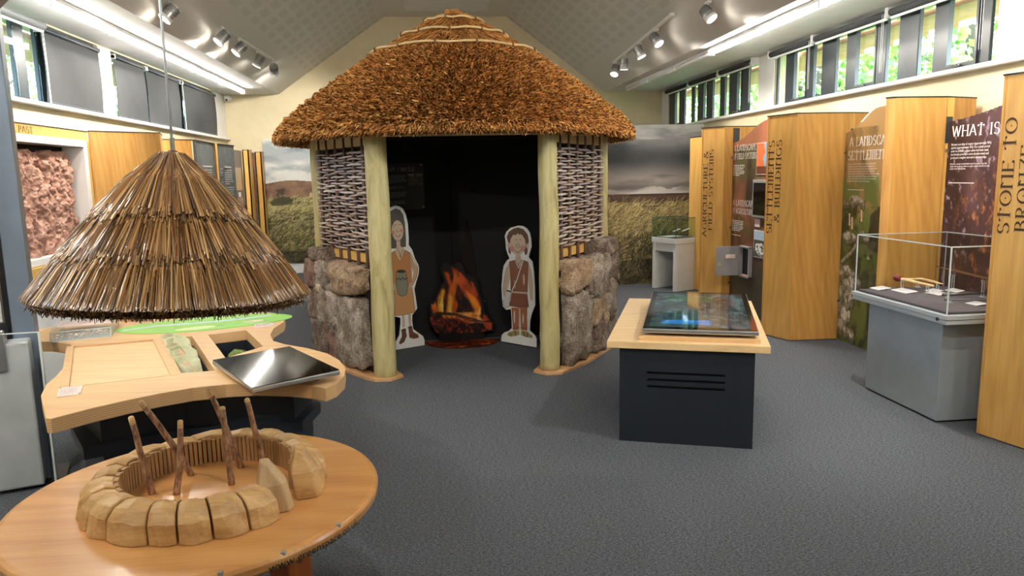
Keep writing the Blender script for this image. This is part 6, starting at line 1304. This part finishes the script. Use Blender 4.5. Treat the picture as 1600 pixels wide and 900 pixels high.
rod((3.30, 4.36, .748), (3.60, 4.22, .752), 'thin dark metal rod lying low in front of the sockets', r0=.006)
for i, (x, y, a, b_, lb) in enumerate([(3.19, 4.90, .10, .11, 'white text card at the far left corner of the case bed'), (3.28, 4.72, .09, .17, 'largest white text card, below the axe'), (3.49, 4.72, .07, .10, 'white text card behind the largest one'), (3.44, 4.60, .06, .14, 'long white text card beside the dark spear socket'),
                                 (3.63, 4.68, .06, .12, 'white text card under the sword blade'), (3.40, 4.20, .07, .10, 'white text card raised on a peg near the front of the case'), (3.62, 4.30, .06, .08, 'small white text card at the right back of the case')]):
    q = empty('text_card', (x, y, .729), 0, lb, 'label', 'text cards in the grey case'); MB().hexa([(x, y, .7295), (x + a, y, .740), (x + a, y + b_, .740), (x, y + b_, .7295), (x, y, .733), (x + a, y, .744), (x + a, y + b_, .744), (x, y + b_, .733)]).build('card', 'label_white', q)
    m = MB(); para(m, (x + a * .88, y + b_ * .93, .7435 - .001), (0, -1, 0), (a, 0, .0105), b_ * .85, 4, a * .2, a * .08, i, lift=.0012); m.build('text', 'picture_frame_grey', q)
# ---- far white display case
an = math.atan2(9.53 - 9.95, 3.255 - 3.075); 
q = empty('white_display_case', (3.35, 9.6, 0), 0, 'small white display case with a glass top in front of the storm mural', 'display case')
P0, P1 = Vector((3.075, 9.93, 0)), Vector((3.262, 9.50, 0)); d = (P1 - P0).normalized(); nn_ = Vector((-d.y, d.x, 0)); 
def cb(a0, a1, b0, b1, z0, z1): return [P0 + d * a + nn_ * b_ + Vector((0, 0, z)) for z in (z0, z1) for a, b_ in ((a0, b0), (a1, b0), (a1, b1), (a0, b1))]
L = (P1 - P0).length
MB().hexa(cb(0, .05, 0, .42, 0, .64)).build('leg_panel', 'white_case', q, bevel=.003); MB().hexa(cb(L - .05, L, 0, .42, 0, .64)).build('leg_panel', 'white_case', q, bevel=.003)
MB().hexa(cb(.05, L - .05, .36, .42, 0, .64)).build('back_panel', 'mid_grey', q); MB().hexa(cb(.05, L - .05, 0.01, .40, .53, .64)).build('apron', 'white_case', q); MB().hexa(cb(-.01, L + .01, -.01, .43, .64, .715)).build('top_frame', 'white_case', q, bevel=.004)
MB().hexa(cb(.01, L - .01, .01, .41, .715, .72)).build('bed', 'case_bed', q)
for a in ((0, .006, 0, .42), (L - .006, L, 0, .42), (0, L, 0, .006), (0, L, .414, .42)): MB().hexa(cb(*a, .716, .98)).build('glass_side', 'case_glass', q)
MB().hexa(cb(0, L, 0, .42, .98, .986)).build('glass_top', 'case_glass', q)
m = MB()
for a, b_ in ((0, 0), (L, 0), (L, .42), (0, .42)): p = P0 + d * a + nn_ * b_; m.bar(p + Vector((0, 0, .716)), p + Vector((0, 0, .985)), .008, .008)
for (a, b_), (c, e) in (((0, 0), (L, 0)), ((L, 0), (L, .42)), ((L, .42), (0, .42)), ((0, .42), (0, 0))): m.bar(P0 + d * a + nn_ * b_ + Vector((0, 0, .985)), P0 + d * c + nn_ * e + Vector((0, 0, .985)), .008, .008)
m.build('glass_edge', plain('green_edge', (70, 92, 84), .3).m, q)
for k, (a, b_) in enumerate(((.30, .15), (.34, .28))):
    p = P0 + d * a + nn_ * b_; t_ = empty('flint_tool', tuple(p + Vector((0, 0, .72))), 0, ['nearer', 'further'][k] + ' pale tool on a small stand in the white display case', 'tool', 'tools in the white display case')
    MB().bar(p + Vector((-.05, -.04, .80)), p + Vector((.07, .03, .83)), .03, .008).build('blade', 'label_white', t_, bevel=.002); MB().tube([p + Vector((0, 0, .72)), p + Vector((0, 0, .81))], .004, 6).build('stand', 'steel', t_)
q = empty('text_card', tuple(P0 + d * .15 + nn_ * .2 + Vector((0, 0, .72))), 0, 'white text card inside the small white display case', 'label'); MB().hexa(cb(.06, .26, .05, .30, .7205, .724)).build('card', 'label_white', q)

# ================================================================ LEFT-HAND DISPLAY UNITS
PX = -3.10; uL = (0, 1, 0)
r = empty('earth_display', (PX, 5.8, 0), 0, 'wall display of rough red earth in a white frame under yellow lettering board', 'wall display')
ya, yb = 4.3, 7.30
m = MB(); m.box((LEFT_X + .02, ya, 1.985), (PX, yb, 2.065)); m.build('header_board', 'yellow_strip', r); MB().box((LEFT_X + .02, 7.255, .95), (PX, 7.33, 1.985)).build('side_strip', 'yellow_strip', r)
MB().box((LEFT_X + .02, ya, 2.065), (PX + .004, yb + .03, 2.073)).build('top_cap', 'plain_black', r)
for a, b_ in (((LEFT_X + .02, ya, 1.925), (PX + .012, 7.255, 1.985)), ((LEFT_X + .02, 7.19, 1.01), (PX + .012, 7.255, 1.925)), ((LEFT_X + .02, ya, .955), (PX + .012, 7.255, 1.012))): MB().box(a, b_).build('white_frame', 'white_gloss', r, bevel=.004)
MB().box((LEFT_X + .02, ya, .84), (PX + .03, 7.32, .95)).build('ledge', 'yellow_strip', r, bevel=.004)
MB().box((LEFT_X + .02, ya, 0.0), (PX + .015, 7.3, .84)).build('lower_panel', 'white_case', r)
MB().box((LEFT_X + .004, ya, .9), (LEFT_X + .02, 7.3, 2.0)).build('recess_back', 'lead_dark', r)
m = MB(); fancy(m, 'PAST', (PX, 6.145, 1.998), uL, vR, .050, .215); m.build('lettering', 'letter_brown', r)
m = MB(); c = Vector((PX + .0305, 6.25, .905)); m.add([c + Vector((0, .035 * math.cos(a), .046 * math.sin(a))) for a in np.linspace(0, 6.28, 20, endpoint=False)], [tuple(range(20))], lin((226, 222, 216))); m.add([c + Vector((.001, y, z)) for y, z in ((-.016, -.012), (0, -.032), (.016, -.012), (.016, .024), (-.016, .024))], [(0, 1, 2, 3, 4)], lin((110, 36, 40))); m.build('emblem', 'print', r)
m = MB(); fancy(m, 'A   A   A   A', (PX + .03, 6.40, .885), uL, vR, .02, .25); m.build('small_lettering', 'letter_brown', r)
# rough earth relief
ny, nz = 300, 100; fy = fbm(nz, ny, (8, 24), 71, 6, .8); pits = fbm(nz, ny, (16, 50), 72, 3); Ys = np.linspace(4.3, 7.21, ny); Zs = np.linspace(.97, 1.86, nz)
edge_y = 7.17 - .05 * fbm(nz, 2, (6, 2), 74, 3)[:, 0] + .05 * (Zs < 1.3); 
D = (fy - .5) * .13 - .07 * np.clip((pits - .62) * 8, 0, 1); V = np.zeros((nz, ny, 3)); V[..., 0] = -3.17 + D; V[..., 1] = Ys[None, :]; V[..., 2] = Zs[:, None] + (fbm(nz, ny, (8, 24), 75, 3) - .5) * .04; V[-1, :, 2] += .05 * (fbm(2, ny, (1, 40), 76, 4)[0] - .5)
V[..., 1] = np.minimum(V[..., 1], edge_y[:, None]); V[..., 0] = np.where(V[..., 1] >= edge_y[:, None] - .02, V[..., 0] - .05, V[..., 0])
i = np.arange(nz - 1)[:, None] * ny + np.arange(ny - 1)[None, :]; F = np.stack([i, i + 1, i + ny + 1, i + ny], -1).reshape(-1, 4)
Vf = V.reshape(-1, 3); top = Vf[(nz - 1) * ny:].copy(); top[:, 0] = -3.29; b0 = len(Vf); j = np.arange(ny - 1); F2 = np.stack([(nz - 1) * ny + j, (nz - 1) * ny + j + 1, b0 + j + 1, b0 + j], -1)
bulk('red_earth', np.concatenate([Vf, top]), np.concatenate([F, F2]), None, 'red_earth', r)
# pillars and boards on the left
pillar('display_pillar', [(-3.10, 7.34), (-2.605, 7.74), (-2.70, 8.08), (-3.26, 8.12)], 'plain wide oak pillar beside the red earth display, behind the reed roof', 'oak_plain', None, 2.075)
pillar('display_pillar', [(-3.26, 8.84), (-2.99, 8.88), (-2.84, 9.04), (-2.72, 9.10), (-2.90, 9.35), (-3.26, 9.35)], 'oak pillar left of the dark slate boards', 'oak_plain', None, 2.075)
q = empty('grey_wedge_board', (-3.2, 8.5, 0), 0, 'pale grey triangular-topped board between the two left oak pillars', 'information board')
MB().add([(-3.2, 8.14, 0), (-3.2, 8.83, 0), (-3.2, 8.83, 1.72), (-3.2, 8.14, 2.03), (-3.18, 8.14, 0), (-3.18, 8.83, 0), (-3.18, 8.83, 1.72), (-3.18, 8.14, 2.03)], [(0, 1, 2, 3), (7, 6, 5, 4), (0, 4, 5, 1), (1, 5, 6, 2), (2, 6, 7, 3), (3, 7, 4, 0)]).build('board', 'plaster_grey', q)
def slate(p, q_, label, vert):
    a, b_ = Vector((*p, 0)), Vector((*q_, 0)); d = (b_ - a).normalized(); r = empty('slate_board', tuple(a), 0, label, 'information board')
    MB().bar(a + Vector((0, 0, 1.04)), b_ + Vector((0, 0, 1.04)), .03, 2.06).build('board', 'slate_board', r); n_ = Vector((d.y, -d.x, 0)) * .0155
    m = MB(); W = (b_ - a).length; o = a + n_ + d * W * .30
    m.box(o + Vector((0, 0, 1.77)), o + d * W * .45 + Vector((0.001, 0, 1.785)))
    for z, n in ((1.73, 7), (1.50, 6), (1.28, 7)): para(m, o + Vector((0, 0, z)), tuple(d), vR, W * .55, n, .03, .012, int(z * 100), lift=.002)
    m.build('lettering', 'leaf_text', r)
    if vert:
        m = MB(); fancy(m, vert, a + n_ + d * W * .22 + Vector((0, 0, .98)), (0, 0, 1), tuple(-d), .10, .80, lift=.0018); m.build('large_lettering', 'letter_grey', r)
    MB().bar(a + Vector((0, 0, 2.073)), b_ + Vector((0, 0, 2.073)), .06, .010).build('top_cap', 'plain_black', r); return r
slate((-2.70, 9.13), (-2.735, 10.0), 'dark slate board nearer the viewer on the left wall', None); slate((-2.715, 10.10), (-2.665, 10.72), 'dark slate board further from the viewer, with vertical lettering', 'CULTIVATION')
q = empty('wood_strip', (-2.72, 10.05, 0), 0, 'narrow orange wooden strip between the two slate boards', 'trim'); MB().box((-2.76, 10.01, 0), (-2.70, 10.09, 2.075)).build('strip', 'oak_bright', q)
r = pillar('display_pillar', [(-2.84, 11.98), (-2.745, 11.98), (-2.745, 12.2), (-2.84, 12.2)], 'slim oak pillar beyond the grey picture board, left wall', 'oak_bright', None, 2.06)
r = pillar('display_pillar', [(-2.81, 12.68), (-2.705, 12.68), (-2.705, 12.86), (-2.81, 12.86)], 'slim oak pillar in the left corner beside the moor mural', 'oak_bright', None, 2.05)
q = empty('grey_picture_board', (-2.83, 11.3, 0), 0, 'grey-brown board with four small photographs, left wall', 'information board')
MB().box((-2.87, 10.74, 0), (-2.85, 11.97, 2.05)).build('board', plain('taupe', (112, 104, 100), .5, var=.12, vs=2).m, q)
for k, (y, z) in enumerate(((11.0, 1.45), (11.5, 1.45), (11.0, 1.0), (11.5, 1.0))):
    a_ = np.zeros((16, 12, 3)) + np.array([(90, 88, 84), (196, 160, 120), (80, 76, 74), (150, 120, 100)][k]); a_ = lerp(a_, (170, 166, 160), (fbm(16, 12, (4, 3), k, 2) - .5) * 4)
    canvas('photograph', a_, (-2.849, y, z), uL, vR, (.38, .34), 'print', q); MB().box((-2.85, y + .12, z - .10), (-2.846, y + .26, z - .03)).build('caption', 'label_white', q)
q = empty('sunset_board', (-2.8, 12.4, 0), 0, 'narrow board of orange sunset photographs between the two slim oak pillars', 'information board')
MB().box((-2.83, 12.22, 0), (-2.815, 12.67, 2.04)).build('board', 'taupe', q); a_ = np.zeros((60, 14, 3)) + np.array((176, 110, 80)); a_ = lerp(a_, (90, 100, 130), (fbm(60, 14, (6, 2), 2, 3) - .45) * 5); a_ = lerp(a_, (120, 60, 40), (fbm(60, 14, (8, 2), 5, 3) - .5) * 5); canvas('print', a_, (-2.814, 12.23, .9), uL, vR, (.42, 1.1), 'print', q)
# black cloth hanging on the ledge, far left
q = empty('black_bag', (-2.9, 5.2, .35), 0, 'black cloth bag hanging under the ledge at the left edge of the picture', 'bag')
V = []; n = 9
for k in range(n):
    t = k / (n - 1)
    for z, bul in ((.86, .0), (.72, .035), (.56, .05), (.50, .02)): V.append((-3.05 + .02 + bul + .012 * math.sin(k * 2.2 + z * 9), 4.95 + .62 * t + (.02 * math.sin(z * 20)), z - .05 * math.sin(t * 3.1) * (z < .6)))
nV = len(V); V += [(-3.06, y, z) for x, y, z in V]
F = [(4 * k + j, 4 * k + 4 + j, 4 * k + 5 + j, 4 * k + 1 + j) for k in range(n - 1) for j in range(3)]; F += [tuple(nV + i for i in f[::-1]) for f in F]
F += [(4 * k, nV + 4 * k, nV + 4 * k + 4, 4 * k + 4) for k in range(n - 1)] + [(4 * k + 3, 4 * k + 7, nV + 4 * k + 7, nV + 4 * k + 3) for k in range(n - 1)]
tag(MB().add(V, F).build('cloth', 'black_cloth', q, smooth=True))
